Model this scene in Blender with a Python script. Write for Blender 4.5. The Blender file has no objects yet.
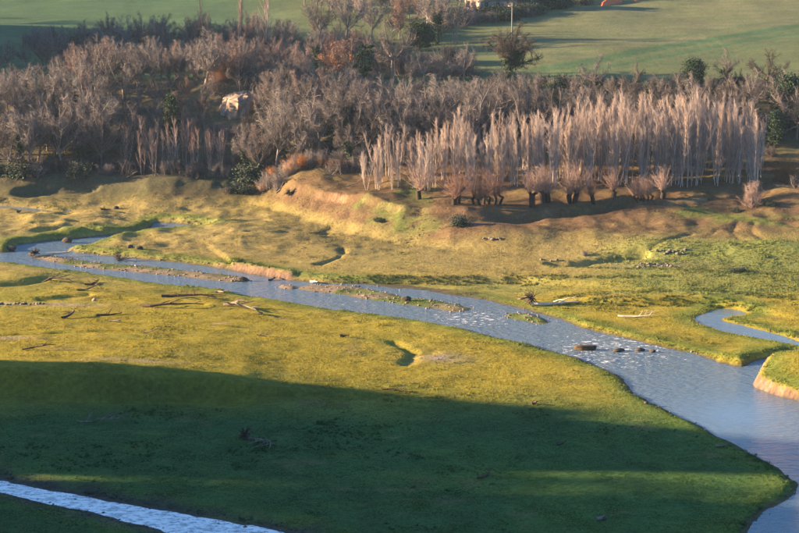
import bpy, math, random
import numpy as np

# ------------------------------------------------------------------ camera, sky, sun, exposure
scene = bpy.context.scene
COL = scene.collection
F_PX, CU, CV, CAM_H = 1800.0, 399.5, 266.5, 45.0
PITCH = math.radians(11.5)
SUN_EL, SUN_AZ_BACK = math.radians(13.0), math.radians(3.0)   # sun stands low on the left

cam_data = bpy.data.cameras.new('camera')
cam = bpy.data.objects.new('camera', cam_data)
COL.objects.link(cam)
cam.location = (0, 0, CAM_H)
cam.rotation_euler = (math.pi / 2 - PITCH, 0, 0)
cam_data.sensor_width = 36.0
cam_data.lens = 36.0 * F_PX / 799.0
cam_data.clip_start = 0.5
cam_data.clip_end = 4000
scene.camera = cam

world = bpy.data.worlds.new('World')
scene.world = world
world.use_nodes = True
wn = world.node_tree.nodes
wl = world.node_tree.links
for n_ in list(wn):
    wn.remove(n_)
w_out = wn.new('ShaderNodeOutputWorld')
w_bg = wn.new('ShaderNodeBackground')
w_sky = wn.new('ShaderNodeTexSky')
w_sky.sky_type = 'NISHITA'
w_sky.sun_disc = False
w_sky.sun_elevation = SUN_EL
TO_SUN = np.array([-math.cos(SUN_AZ_BACK) * math.cos(SUN_EL), math.sin(SUN_AZ_BACK) * math.cos(SUN_EL), math.sin(SUN_EL)])
w_sky.sun_rotation = math.atan2(TO_SUN[0], TO_SUN[1])
w_sky.altitude = 300
w_sky.air_density = 1.0
w_sky.dust_density = 0.3
w_sky.ozone_density = 4.0
w_bg.inputs['Strength'].default_value = 0.062
wl.new(w_sky.outputs[0], w_bg.inputs[0])
wl.new(w_bg.outputs[0], w_out.inputs[0])

sun_data = bpy.data.lights.new('sun', 'SUN')
sun_data.energy = 5.0
sun_data.angle = math.radians(0.6)
sun_data.color = (1.0, 0.70, 0.40)
sun = bpy.data.objects.new('sun', sun_data)
COL.objects.link(sun)
from mathutils import Vector
sun.rotation_euler = Vector(TO_SUN).to_track_quat('Z', 'Y').to_euler()
sun.location = (-200, 100, 200)

scene.view_settings.view_transform = 'Standard'
scene.view_settings.look = 'None'
scene.view_settings.gamma = 1.0
scene.view_settings.exposure = 2.6
scene.view_settings.use_curve_mapping = False
scene.render.engine = 'CYCLES'
scene.cycles.use_denoising = True
scene.cycles.max_bounces = 5
scene.cycles.diffuse_bounces = 2
scene.cycles.glossy_bounces = 2
scene.cycles.volume_bounces = 0
scene.cycles.transparent_max_bounces = 6

# ------------------------------------------------------------------ helpers
SP, CP = math.sin(PITCH), math.cos(PITCH)


def ray(u, v):
    a = (np.asarray(u, float) - CU) / F_PX
    b = (CV - np.asarray(v, float)) / F_PX
    return a, CP + b * SP, -SP + b * CP          # world x, y, z of the sight line


def onto(u, v, z):
    """world x, y where the sight line through a photo point meets height z"""
    x, y, dz = ray(u, v)
    t = (np.asarray(z, float) - CAM_H) / dz
    return x * t, y * t


def azim(u, v=200.0):
    x, y, _ = ray(u, v)
    return x / y


def sight_z(v, D):
    _, y, dz = ray(CU, v)
    return CAM_H + D * dz / y


def sstep(a, b, x):
    t = np.clip((x - a) / (b - a), 0, 1)
    return t * t * (3 - 2 * t)


def _hash(ix, iy, seed):
    h = (ix.astype(np.int64) * 374761393 + iy.astype(np.int64) * 668265263 + seed * 974634777) & 0x7fffffff
    h = ((h ^ (h >> 13)) * 1274126177) & 0x7fffffff
    return ((h ^ (h >> 16)) & 0xffff) / 65535.0


def vnoise(x, y, seed=0):
    ix, iy = np.floor(x), np.floor(y)
    fx, fy = x - ix, y - iy
    fx, fy = fx * fx * (3 - 2 * fx), fy * fy * (3 - 2 * fy)
    a, b = _hash(ix, iy, seed), _hash(ix + 1, iy, seed)
    c, d = _hash(ix, iy + 1, seed), _hash(ix + 1, iy + 1, seed)
    return (a + (b - a) * fx) * (1 - fy) + (c + (d - c) * fx) * fy


def fbm(x, y, scale, oct=4, seed=0):
    s, amp, tot = 0.0, 1.0, 0.0
    f = 1.0 / scale
    for k in range(oct):
        s = s + amp * (vnoise(x * f + 17.3 * k, y * f - 9.1 * k, seed + k) - 0.5)
        tot += amp
        amp *= 0.5
        f *= 2.07
    return s / tot * 2.0          # about -1..1


def poly_sdf(X, Y, poly):
    """signed distance (negative inside) to a closed polygon, far points get a big value"""
    poly = np.asarray(poly, float)
    out = np.full(X.shape, 60.0)
    lo, hi = poly.min(0) - 14, poly.max(0) + 14
    m = (X > lo[0]) & (X < hi[0]) & (Y > lo[1]) & (Y < hi[1])
    if not m.any():
        return out
    x, y = X[m], Y[m]
    d2 = np.full(x.shape, 1e9)
    inside = np.zeros(x.shape, bool)
    n = len(poly)
    for i in range(n):
        ax, ay = poly[i]
        bx, by = poly[(i + 1) % n]
        ex, ey = bx - ax, by - ay
        L2 = ex * ex + ey * ey + 1e-12
        t = np.clip(((x - ax) * ex + (y - ay) * ey) / L2, 0, 1)
        d2 = np.minimum(d2, (x - ax - t * ex) ** 2 + (y - ay - t * ey) ** 2)
        if ay != by:
            c = ((ay > y) != (by > y)) & (x < (bx - ax) * (y - ay) / (by - ay) + ax)
            inside ^= c
    d = np.sqrt(d2)
    out[m] = np.where(inside, -d, d)
    return out


def line_dist(X, Y, line):
    line = np.asarray(line, float)
    out = np.full(X.shape, 60.0)
    lo, hi = line.min(0) - 12, line.max(0) + 12
    m = (X > lo[0]) & (X < hi[0]) & (Y > lo[1]) & (Y < hi[1])
    if not m.any():
        return out
    x, y = X[m], Y[m]
    d2 = np.full(x.shape, 1e9)
    for (ax, ay), (bx, by) in zip(line[:-1], line[1:]):
        ex, ey = bx - ax, by - ay
        t = np.clip(((x - ax) * ex + (y - ay) * ey) / (ex * ex + ey * ey + 1e-12), 0, 1)
        d2 = np.minimum(d2, (x - ax - t * ex) ** 2 + (y - ay - t * ey) ** 2)
    out[m] = np.sqrt(d2)
    return out


def smooth_poly(pts, n=2):
    p = np.asarray(pts, float)
    for _ in range(n):
        q = np.roll(p, -1, 0)
        p = np.stack([0.75 * p + 0.25 * q, 0.25 * p + 0.75 * q], 1).reshape(-1, 2)
    return p


def make_mesh(name, V, quads=None, tris=None, smooth=False):
    V = np.asarray(V, np.float32)
    me = bpy.data.meshes.new(name)
    nq = 0 if quads is None else len(quads)
    nt = 0 if tris is None else len(tris)
    me.vertices.add(len(V))
    me.vertices.foreach_set('co', V.ravel())
    idx = []
    if nq:
        idx.append(np.asarray(quads, np.int32).ravel())
    if nt:
        idx.append(np.asarray(tris, np.int32).ravel())
    idx = np.concatenate(idx)
    me.loops.add(len(idx))
    me.loops.foreach_set('vertex_index', idx)
    me.polygons.add(nq + nt)
    starts = np.concatenate([np.arange(nq) * 4, nq * 4 + np.arange(nt) * 3]).astype(np.int32)
    me.polygons.foreach_set('loop_start', starts)
    try:
        me.polygons.foreach_set('loop_total', np.concatenate([np.full(nq, 4), np.full(nt, 3)]).astype(np.int32))
    except Exception:
        pass
    if smooth:
        me.polygons.foreach_set('use_smooth', np.ones(nq + nt, bool))
    me.update(calc_edges=True)
    me.validate()
    return me


def link(name, me, mat=None, parent=None):
    o = bpy.data.objects.new(name, me)
    COL.objects.link(o)
    if mat is not None and me is not None and not me.materials:
        me.materials.append(mat)
    if parent is not None:
        o.parent = parent
    return o


def tag(o, label=None, cat=None, group=None, kind=None):
    if label:
        o['label'] = label
    if cat:
        o['category'] = cat
    if group:
        o['group'] = group
    if kind:
        o['kind'] = kind
    return o


def thing(name, loc, label, cat, group=None, rz=0.0, sc=(1, 1, 1)):
    e = bpy.data.objects.new(name, None)
    COL.objects.link(e)
    e.empty_display_size = 0.3
    e.location = loc
    e.rotation_euler = (0, 0, rz)
    e.scale = sc
    return tag(e, label, cat, group)


# ------------------------------------------------------------------ materials
def new_mat(name):
    m = bpy.data.materials.new(name)
    m.use_nodes = True
    nt = m.node_tree
    for n_ in list(nt.nodes):
        nt.nodes.remove(n_)
    out = nt.nodes.new('ShaderNodeOutputMaterial')
    b = nt.nodes.new('ShaderNodeBsdfPrincipled')
    b.inputs['Roughness'].default_value = 0.9
    b.inputs['Specular IOR Level'].default_value = 0.15
    nt.links.new(b.outputs[0], out.inputs[0])
    return m, nt, b


def varied(name, c1, c2, scale=3.0, rough=0.9, rand=0.0, bump=0.0, detail=4.0, spec=0.15):
    """procedural: two tones mixed by noise, and a little brightness variation per object"""
    m, nt, b = new_mat(name)
    N, L = nt.nodes, nt.links
    tc = N.new('ShaderNodeTexCoord')
    no = N.new('ShaderNodeTexNoise')
    no.inputs['Scale'].default_value = scale
    no.inputs['Detail'].default_value = detail
    L.new(tc.outputs['Object'], no.inputs['Vector'])
    mr = N.new('ShaderNodeMapRange')
    mr.inputs['From Min'].default_value = 0.3
    mr.inputs['From Max'].default_value = 0.7
    L.new(no.outputs[0], mr.inputs[0])
    mx = N.new('ShaderNodeMix')
    mx.data_type = 'RGBA'
    L.new(mr.outputs[0], mx.inputs['Factor'])
    mx.inputs['A'].default_value = (*c1, 1)
    mx.inputs['B'].default_value = (*c2, 1)
    src = mx.outputs['Result']
    if rand:
        oi = N.new('ShaderNodeObjectInfo')
        r2 = N.new('ShaderNodeMapRange')
        r2.inputs['To Min'].default_value = 1 - rand
        r2.inputs['To Max'].default_value = 1 + rand
        L.new(oi.outputs['Random'], r2.inputs[0])
        hs = N.new('ShaderNodeHueSaturation')
        L.new(src, hs.inputs['Color'])
        L.new(r2.outputs[0], hs.inputs['Value'])
        r3 = N.new('ShaderNodeMapRange')
        r3.inputs['To Min'].default_value = 1.25
        r3.inputs['To Max'].default_value = 0.75
        L.new(oi.outputs['Random'], r3.inputs[0])
        L.new(r3.outputs[0], hs.inputs['Saturation'])
        src = hs.outputs[0]
    L.new(src, b.inputs['Base Color'])
    b.inputs['Roughness'].default_value = rough
    b.inputs['Specular IOR Level'].default_value = spec
    if bump:
        bp = N.new('ShaderNodeBump')
        bp.inputs['Strength'].default_value = bump
        bp.inputs['Distance'].default_value = 0.05
        L.new(no.outputs[0], bp.inputs['Height'])
        L.new(bp.outputs[0], b.inputs['Normal'])
    return m


M = {}
M['poplar_bark'] = varied('poplar_bark', (0.54, 0.465, 0.415), (0.43, 0.365, 0.325), 1.2, rand=0.15)
M['poplar_twig'] = varied('poplar_twig', (0.35, 0.275, 0.24), (0.27, 0.21, 0.185), 0.8, rand=0.18)
M['wood_bark'] = varied('wood_bark', (0.16, 0.13, 0.115), (0.23, 0.19, 0.17), 1.5, rand=0.3)
M['wood_twig'] = varied('wood_twig', (0.128, 0.112, 0.112), (0.09, 0.08, 0.083), 0.5, rand=0.45)
M['pink_twig'] = varied('pink_twig', (0.19, 0.125, 0.11), (0.14, 0.10, 0.092), 0.5, rand=0.25)
M['dark_twig'] = varied('dark_twig', (0.06, 0.05, 0.044), (0.045, 0.038, 0.034), 0.5, rand=0.2)
M['pollard_twig'] = varied('pollard_twig', (0.27, 0.175, 0.14), (0.20, 0.13, 0.105), 0.7, rand=0.2)
M['orange_twig'] = varied('orange_twig', (0.34, 0.17, 0.08), (0.26, 0.13, 0.07), 0.6, rand=0.15)
M['dark_bark'] = varied('dark_bark', (0.026, 0.019, 0.015), (0.05, 0.036, 0.027), 2.5, rand=0.2, bump=0.3)
M['ivy'] = varied('ivy', (0.022, 0.042, 0.022), (0.045, 0.075, 0.03), 1.5, rand=0.2, rough=0.6, spec=0.3)
M['evergreen'] = varied('evergreen', (0.018, 0.036, 0.022), (0.035, 0.06, 0.03), 1.0, rand=0.2, rough=0.7)
M['copper_leaf'] = varied('copper_leaf', (0.28, 0.12, 0.05), (0.2, 0.09, 0.045), 1.0)
M['dead_wood'] = varied('dead_wood', (0.10, 0.075, 0.055), (0.05, 0.038, 0.03), 3.0, bump=0.4)
M['grey_wood'] = varied('grey_wood', (0.27, 0.22, 0.18), (0.14, 0.11, 0.09), 2.5, bump=0.4)
M['pale_wood'] = varied('pale_wood', (0.72, 0.62, 0.50), (0.5, 0.41, 0.32), 2.0, bump=0.3)
M['rock'] = varied('rock', (0.17, 0.145, 0.125), (0.09, 0.08, 0.072), 4.0, bump=0.5)
M['dark_rock'] = varied('dark_rock', (0.09, 0.075, 0.06), (0.05, 0.042, 0.035), 4.0, bump=0.5)
M['pale_rock'] = varied('pale_rock', (0.36, 0.275, 0.22), (0.20, 0.15, 0.12), 0.9, bump=0.6, detail=8)
M['clod'] = varied('clod', (0.10, 0.07, 0.04), (0.045, 0.034, 0.022), 4.0, bump=0.6)
M['red_earth'] = varied('red_earth', (0.50, 0.13, 0.06), (0.38, 0.11, 0.055), 1.5, bump=0.4)
M['plaster'] = varied('plaster', (0.62, 0.42, 0.34), (0.54, 0.36, 0.29), 1.0, bump=0.1)
M['plaster_shaded'] = varied('plaster_shaded', (0.20, 0.18, 0.17), (0.16, 0.145, 0.135), 1.0, bump=0.1)  # shaded copy of the wall plaster: shade put into the colour
M['roof_tile'] = varied('roof_tile', (0.34, 0.13, 0.07), (0.25, 0.10, 0.06), 3.0, bump=0.2)
M['shutter'] = varied('shutter', (0.10, 0.07, 0.05), (0.07, 0.05, 0.04), 5.0)
M['pane'] = varied('pane', (0.03, 0.035, 0.04), (0.02, 0.025, 0.03), 1.0, rough=0.1, spec=0.5)
M['stone_trim'] = varied('stone_trim', (0.5, 0.45, 0.4), (0.4, 0.36, 0.32), 3.0)
M['pole_wood'] = varied('pole_wood', (0.22, 0.2, 0.185), (0.17, 0.15, 0.14), 2.0)

# ------------------------------------------------------------------ terrain
WATER = -0.35
# profile lines of the valley, near to far; each point: photo column, photo row (or distance when 'D'), height
LINES = [
    ('D', [(0, 1.0, 43.0), (799, 1.0, 43.0)]),
    ('D', [(0, 16.0, 36.0), (799, 16.0, 36.0)]),
    ('D', [(0, 72.0, 3.0), (799, 72.0, 3.0)]),
    ('D', [(0, 90.0, 0.1), (799, 90.0, 0.1)]),
    ('v', [(0, 533, 0.0), (799, 533, 0.0)]),
    ('v', [(0, 396, 0.0), (100, 399, -0.05), (200, 398, 0.0), (262, 396, 0.0), (330, 399, 0.0), (799, 410, 0.0)]),
    ('v', [(0, 366, 2.3), (100, 370, 2.35), (200, 375, 1.8), (245, 380, 1.35), (262, 384, 1.0), (285, 389, 0.6), (350, 392, 0.3), (420, 393, 0.1), (799, 400, 0.0)]),
    ('v', [(0, 330, 1.3), (200, 332, 1.0), (400, 350, 0.3), (600, 385, 0.0), (799, 395, 0.0)]),
    ('v', [(0, 264, 0.1), (150, 283, 0.1), (300, 306, 0.1), (420, 326, 0.1), (500, 340, 0.05), (600, 368, 0.0), (799, 388, 0.0)]),
    ('v', [(0, 258, 0.1), (150, 266, 0.1), (205, 272, 0.1), (235, 280, 0.0), (290, 293, -0.4), (400, 305, -0.4), (520, 312, -0.1), (560, 300, 0.0), (600, 303, 0.05), (640, 304.5, 0.05), (715, 305, 0.05), (745, 309, 0.05), (799, 320, 0.1)]),
    ('v', [(0, 254, 0.1), (150, 262, 0.1), (205, 268, 0.1), (235, 276, 0.0), (290, 290, -0.4), (400, 302, -0.4), (520, 308, -0.1), (560, 297, 0.15), (600, 298.5, 0.5), (640, 297.5, 0.85), (715, 298, 0.9), (745, 303, 0.6), (799, 316, 0.25)]),
    ('v', [(0, 246, 0.45), (150, 240, 0.45), (205, 246, 0.2), (235, 268, 0.0), (290, 283, -0.3), (400, 283.5, -0.32), (520, 284, -0.3), (610, 286, 0.5), (680, 285, 0.95), (799, 291, 0.9)]),
    ('v', [(0, 240, 0.5), (150, 234, 0.5), (205, 240, 0.4), (235, 262.5, 0.5), (290, 277, 0.45), (400, 277.5, 0.45), (520, 278, 0.5), (610, 281, 0.85), (680, 281, 0.98), (799, 286, 0.95)]),
    ('v', [(0, 201, 0.9), (200, 202, 0.9), (250, 203, 0.9), (290, 212, 0.95), (340, 227, 1.0), (400, 242, 0.95), (450, 249, 0.9), (550, 256, 0.95), (650, 264, 1.0), (799, 268, 1.1)]),
    ('v', [(0, 187, 2.0), (100, 185, 2.4), (200, 180, 3.0), (260, 188, 2.4), (300, 198, 2.6), (340, 208, 2.6), (400, 221, 2.6), (450, 229, 2.6), (500, 230, 2.6), (600, 227, 2.8), (700, 226, 3.0), (799, 222, 3.4)]),
    ('D', [(0, 273.43, 2.3), (100, 273.50, 2.6), (200, 273.78, 3.1), (260, 270.23, 2.8), (300, 259.21, 2.9), (400, 240.82, 3), (470, 236.17, 3), (500, 236.35, 2.9), (520, 237.88, 2.9), (600, 241.04, 3.1), (640, 243.95, 3.5), (700, 245.66, 3.7), (740, 249.30, 3.8), (799, 250.94, 4.1)]),
    ('D', [(0, 273.50, 2.6), (100, 273.71, 2.8), (200, 274.00, 3.3), (260, 270.62, 3.2), (300, 259.47, 3.3), (400, 242.50, 3.4), (470, 239.47, 3.1), (500, 239.22, 2.8), (520, 240.60, 1.6), (600, 245.40, 1.2), (640, 247.70, 1.5), (700, 249.40, 2.3), (740, 250.80, 3.1), (799, 251.47, 4.3)]),
    ('D', [(0, 272.92, 3), (100, 273.64, 3.2), (200, 274.07, 3.6), (260, 271.02, 3.6), (300, 259.25, 4), (400, 241.87, 4.2), (470, 239.01, 4), (500, 240.80, 3.14), (520, 241.60, 3.35), (560, 244.20, 3.67), (600, 246.40, 4.07), (640, 248.60, 3.91), (700, 250.20, 3.79), (740, 251.50, 3.94), (799, 251.38, 4.6)]),
    ('D', [(0, 281, 4.2), (200, 281, 4.4), (260, 277, 4.8), (300, 264, 4.8), (400, 253, 4.6), (799, 254, 5.0)]),
    ('D', [(0, 305, 13.0), (200, 303, 14.0), (300, 301, 13.5), (420, 300, 12.5), (799, 304, 13.5)]),
    ('D', [(0, 320, 15.5), (200, 320, 15.5), (420, 318, 14.6), (799, 318, 15.6)]),
    ('D', [(0, 420, 22.5), (200, 420, 23.0), (799, 420, 25.5)]),
    ('D', [(0, 600, 40.0), (799, 600, 42.0)]),
    ('D', [(0, 800, 46.0), (799, 800, 46.0)]),
    ('D', [(0, 1000, 30.0), (799, 1000, 30.0)]),
]
LOFT = []
for kind_, pts_ in LINES:
    S_, D_, Z_ = [], [], []
    for (u, a, z) in pts_:
        if kind_ == 'v':
            x, y = onto(u, a, z)
            S_.append(x / y)
            D_.append(float(y))
        else:
            S_.append(float(azim(u)))
            D_.append(a)
        Z_.append(z)
    LOFT.append((np.array(S_), np.array(D_), np.array(Z_)))


def pxl(pts, z=0.0):
    return np.stack(onto([p[0] for p in pts], [p[1] for p in pts], z), 1)


POND_Z, SIDE_Z = 0.15, -0.12
RIVER = smooth_poly(pxl([
    (-60, 246), (-20, 251), (2, 253.5), (14, 252), (16, 245), (30, 243.5), (52, 241), (88, 237.5), (114, 234.5), (140, 231.5), (154, 227.5), (154, 222.5),
    (176, 223), (207, 227.5), (215, 229.5), (205, 231), (169, 233), (142, 235), (111, 240), (80, 246), (63, 250.5), (84, 254), (125, 257.5), (159, 261), (196, 265),
    (220, 268.5), (250, 273), (285, 279.5), (320, 283), (366, 286), (408, 291.5), (446, 295.5), (478, 299), (502, 305), (530, 311),
    (552, 318), (573, 325.5), (605, 334), (635, 341), (661, 347), (694, 355), (716, 361.5), (737, 366.5), (745, 366), (753, 362), (765, 358), (782, 355), (800, 352), (800, 357), (775, 363), (764, 367), (758, 377),
    (754, 388), (765, 391.5), (780, 395), (800, 400), (860, 410), (960, 440), (960, 600), (700, 600),
    (730, 556), (748, 533), (762, 518), (778, 505), (792, 496), (799, 489), (798, 481), (786, 472.5), (763, 459), (737, 445.5), (713, 432), (687, 419), (667, 409.5), (646, 399), (629, 388), (626, 379),
    (614, 371.5), (588, 361.5), (568, 354.5), (547, 350), (526, 344), (490, 335.5), (445, 325), (400, 318), (382, 315.5), (345, 311), (307, 305), (270, 299), (252, 296.5),
    (233, 293), (214, 290), (186, 287.5), (158, 284), (122, 278), (94, 274.5), (56, 270), (28, 266), (0, 262.5), (-60, 256)], WATER), 2)
STREAM = smooth_poly(pxl([
    (-60, 472), (0, 483), (57, 493), (114, 504), (171, 514), (228, 523), (280, 534), (340, 550), (420, 580), (420, 600), (300, 590), (205, 549), (162, 529), (110, 514), (55, 502.5), (0, 490), (-60, 477)], WATER), 2)
SIDE = smooth_poly(pxl([
    (716, 309.3), (730, 308.5), (743, 311), (747, 314), (729, 316.2), (719, 317.5), (724, 322), (750, 327.5), (770, 333), (786, 337.5), (804, 342), (830, 347), (860, 352), (850, 356), (813, 350.5), (799, 345.5), (772, 340), (750, 336), (727, 331.5), (709, 326.5), (697, 321), (697.5, 316.5), (707, 314)], SIDE_Z), 2)
POND = smooth_poly(pxl([(-30, 204), (0, 205.3), (20, 206.8), (45, 209.8), (65, 212), (40, 212.4), (20, 211.4), (0, 209.8), (-30, 207)], POND_Z), 2)
BARS = [smooth_poly(pxl(p, WATER), 2) for p in (
    [(31, 256), (38, 253), (71, 259.2), (112, 264), (150, 267), (196, 272), (220, 274.5), (247, 279.8), (242, 281.6), (220, 280.5), (196, 278.5), (167, 274.8), (131, 271.5), (94, 268.2), (66, 264.5), (40, 259.5)],
    [(280, 285.5), (293, 286), (296, 288.5), (282, 289)],
    [(300, 286.5), (326, 284.5), (360, 287), (383, 292.3), (410, 298.5), (430, 300), (460, 305.8), (473, 309), (460, 311.8), (430, 308), (400, 303.6), (364, 298.5), (336, 293.6), (300, 289.8)],
    [(503, 314.8), (529, 312.8), (550, 322), (541, 324), (517, 319.3)])]
DITCH = [  # photo polyline, height of ground there, depth, half width
    ([(342, 247), (343, 253), (338, 257), (318, 262)], 0.8, 0.32, 0.45),
    ([(319, 229), (332, 224), (347, 226)], 1.0, 0.42, 0.9),
    ([(737, 228), (731, 234), (748, 242)], 2.5, 0.14, 0.35),
    ([(753, 229), (752, 234), (766, 241)], 2.5, 0.15, 0.35),
    ([(717, 233), (707, 239)], 2.3, 0.1, 0.35),
    ([(0, 338), (60, 335), (100, 333), (150, 331.5)], 1.1, 0.28, 0.6),
    ([(0, 302), (60, 301), (110, 299), (200, 303)], 0.6, 0.18, 1.0),
    ([(-10, 286), (24, 284), (46, 279)], 0.5, 0.45, 1.0),
    ([(42, 300), (86, 296)], 0.6, 0.28, 0.7),
    ([(392, 341), (404, 347), (413, 351)], 0.3, 0.25, 0.6),
    ([(406, 363), (413, 354), (432, 352)], 0.3, 0.25, 0.7), ([(50, 384), (150, 388), (235, 391)], 0.9, 0.5, 2.2),
    ([(130, 216), (150, 215), (172, 216)], 0.8, 0.3, 1.2),
    ([(40, 229), (70, 226), (95, 227)], 0.7, 0.5, 0.8),
    ([(36, 222.5), (80, 221)], 0.7, 0.25, 0.7),
    ([(240, 219), (262, 217.5)], 0.9, 0.45, 1.2),
    ([(250, 232), (292, 232)], 0.8, 0.2, 0.6),
    ([(62, 211), (68, 211)], 0.7, 0.35, 0.8),
    ([(700, 213), (712, 214)], 3.2, 0.4, 0.9),
    ([(580, 258), (605, 256), (640, 255)], 1.5, 0.95, 1.1), ([(640, 254), (665, 248), (690, 241)], 1.7, 0.2, 0.5),
    ([(555, 260), (575, 260)], 1.3, 0.5, 1.2),
    ([(28, 192), (50, 190), (84, 190)], 1.6, 1.1, 1.9),
    ([(240, 188), (262, 186)], 2.0, 0.8, 2.0),
    ([(548, 263), (590, 265), (640, 266)], 1.0, 0.15, 0.7),
]
DITCH = [(pxl(p, z), dep, w) for p, z, dep, w in DITCH]
MOUNDS = [  # photo point, ground z, height, rx, ry
    ((812, 374), 0.0, 1.7, 8.0, 9.0), ((500, 238), 2.0, 0.7, 7, 4), ((610, 238), 2.2, 0.8, 10, 4), ((440, 215), 3.4, 0.4, 4, 4),
    ((370, 203), 3.4, 0.7, 6, 5), ((315, 192), 3.2, 0.8, 5, 5), ((700, 252), 1.5, 0.8, 9, 3), ((785, 255), 1.5, 1.2, 8, 4), ((795, 203), 3.6, 1.6, 6, 6),
    ((170, 186), 2.2, 0.8, 8, 5), ((20, 276), 0.6, 0.6, 6, 5), ((90, 292), 0.6, 0.35, 8, 4), ((180, 345), 1.0, 0.25, 12, 8), ((640, 246), 2.0, 0.6, 8, 3),
]
MOUNDS = [(*[float(t) for t in onto(p[0], p[1], z)], h, rx, ry) for p, z, h, rx, ry in MOUNDS]
MOUNDS.append((float(azim(238, 106)) * 299.5, 299.5, 4.6, 9.0, 6.5))     # knoll behind the white outcrop
# spurs added unseen at the left, shaped to shade near meadow and hill field
SHADE_SPUR_P0 = np.array([-38.6, 172.0])
SHADE_SPUR_A = math.radians(3.0)


def loft(X, Y):
    s = X / np.maximum(Y, 1.0)
    Dk, Zk = [], []
    last = None
    for S_, D_, Z_ in LOFT:
        d = np.interp(s, S_, D_)
        if last is not None:
            d = np.maximum(d, last + 0.22)
        last = d
        Dk.append(d)
        Zk.append(np.interp(s, S_, Z_))
    z = Zk[0].copy()
    for k in range(len(Dk) - 1):
        m = Y >= Dk[k]
        t = np.clip((Y - Dk[k]) / (Dk[k + 1] - Dk[k]), 0, 1)
        z = np.where(m, Zk[k] + (Zk[k + 1] - Zk[k]) * t, z)
    return z


def water_sdf(X, Y):
    r = poly_sdf(X, Y, RIVER)
    for b in BARS:
        r = np.maximum(r, -(poly_sdf(X, Y, b) - 0.4))
    return r, poly_sdf(X, Y, STREAM), poly_sdf(X, Y, SIDE), poly_sdf(X, Y, POND)


def shade_spurs(X, Y):
    d = np.array([-math.cos(SHADE_SPUR_A), math.sin(SHADE_SPUR_A)])
    n = np.array([-math.sin(SHADE_SPUR_A), -math.cos(SHADE_SPUR_A)])
    tt = (X - SHADE_SPUR_P0[0]) * d[0] + (Y - SHADE_SPUR_P0[1]) * d[1]
    q = (X - SHADE_SPUR_P0[0]) * n[0] + (Y - SHADE_SPUR_P0[1]) * n[1]
    cap = 54 - 31 * np.exp(-((q - 34) / 5.0) ** 2)  # saddle cut so a streak of sun reaches the near meadow
    rise = np.minimum(np.clip(3.6 * q, 0, np.maximum(0, 27 + 0.82 * (q - 7.5))), cap)
    near = rise * sstep(36, 92, tt)
    far = 44 * np.exp(-(((X + 200) / 60) ** 2 + ((Y - 350) / 44) ** 2)) + 4 * np.exp(-(((X + 190) / 50) ** 2 + ((Y - 290) / 30) ** 2))  # unseen hills added to shade the upper left field and wood
    return near + far * sstep(-76, -140, X)


def height(X, Y):
    X = np.asarray(X, float)
    Y = np.asarray(Y, float)
    z = (loft(X, Y - 0.2) + loft(X, Y) + loft(X, Y + 0.2)) / 3.0
    slope_zone = sstep(222, 236, Y) * sstep(300, 262, Y)
    z = z + 0.16 * fbm(X, Y, 9.0, 4, 3) * sstep(100, 125, Y) + (0.62 * fbm(X, Y * 1.3, 7.5, 4, 11) + 0.55 * fbm(X + 0.5 * Y, Y * 0.5, 11.0, 3, 33) * sstep(258, 250, Y) - 0.45 * np.abs(fbm(X, Y * 0.45, 4.5, 3, 31))) * slope_zone
    z = z + 0.9 * fbm(X, Y, 32.0, 3, 21) * sstep(285, 330, Y)
    z = z + sstep(100, 120, Y) * sstep(290, 240, Y) * (0.05 * fbm(X, Y, 1.3, 2, 40) + 0.07 * fbm(X * 0.6, Y * 1.6, 3.0, 3, 41))
    for (mx, my, h, rx, ry) in MOUNDS:
        q = ((X - mx) / rx) ** 2 + ((Y - my) / ry) ** 2
        z = z + h * np.exp(-q * 1.6)
    wob = 0.55 * fbm(X, Y, 2.5, 4, 55)
    for line, dep, w in DITCH:
        d = line_dist(X, Y, line) + wob
        z = z - dep * sstep(w * 1.5, w * 0.3, d)
    r, st, si, po = water_sdf(X, Y)
    wob = 0.6 * fbm(X, Y, 3.0, 3, 77) + 0.4 * fbm(X, Y, 0.9, 2, 78)
    inbar = np.zeros_like(z)
    for b in BARS:
        inbar = np.maximum(inbar, sstep(0.6, -0.4, (poly_sdf(X, Y, b) - 0.4)))
    # bars: low gravel a hand above the water
    z = z * (1 - inbar) + (WATER + 0.20 + 0.12 * fbm(X, Y, 2.2, 3, 60)) * inbar
    for k, (sd, lvl, wid) in enumerate(((r, WATER, 1.5), (st, WATER, 2.4), (si, SIDE_Z, 1.0), (po, POND_Z, 1.0))):
        sd2 = sd + wob * (0.5 if k else 0.6)
        if k == 0:
            uu = CU + F_PX * X / np.maximum(Y, 1.0) * 0.985
            cut = np.clip(sstep(742, 752, uu) * sstep(150, 156, Y) * sstep(176, 170, Y) + sstep(208, 220, uu) * sstep(300, 288, uu) * sstep(205, 210, Y), 0, 1)
            wid = 1.5 - 1.05 * cut
            z = z + (0.14 - 0.12 * sstep(700, 740, uu)) * cut * sstep(6, 0, sd2) * (1 - inbar) * sstep(-0.5, 0.5, sd2)
        bank = lvl - 0.55 + 0.5 * sstep(-2.0, -0.15, sd2)
        t = sstep(-0.2, wid, sd2)
        z = np.where(sd2 < wid, np.minimum(z, bank * (1 - t) + np.maximum(z, lvl + 0.02) * t) if k != 3 else bank * (1 - t) + z * t, z)
    z = z + shade_spurs(X, Y) * sstep(20, 60, Y)
    return z


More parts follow.
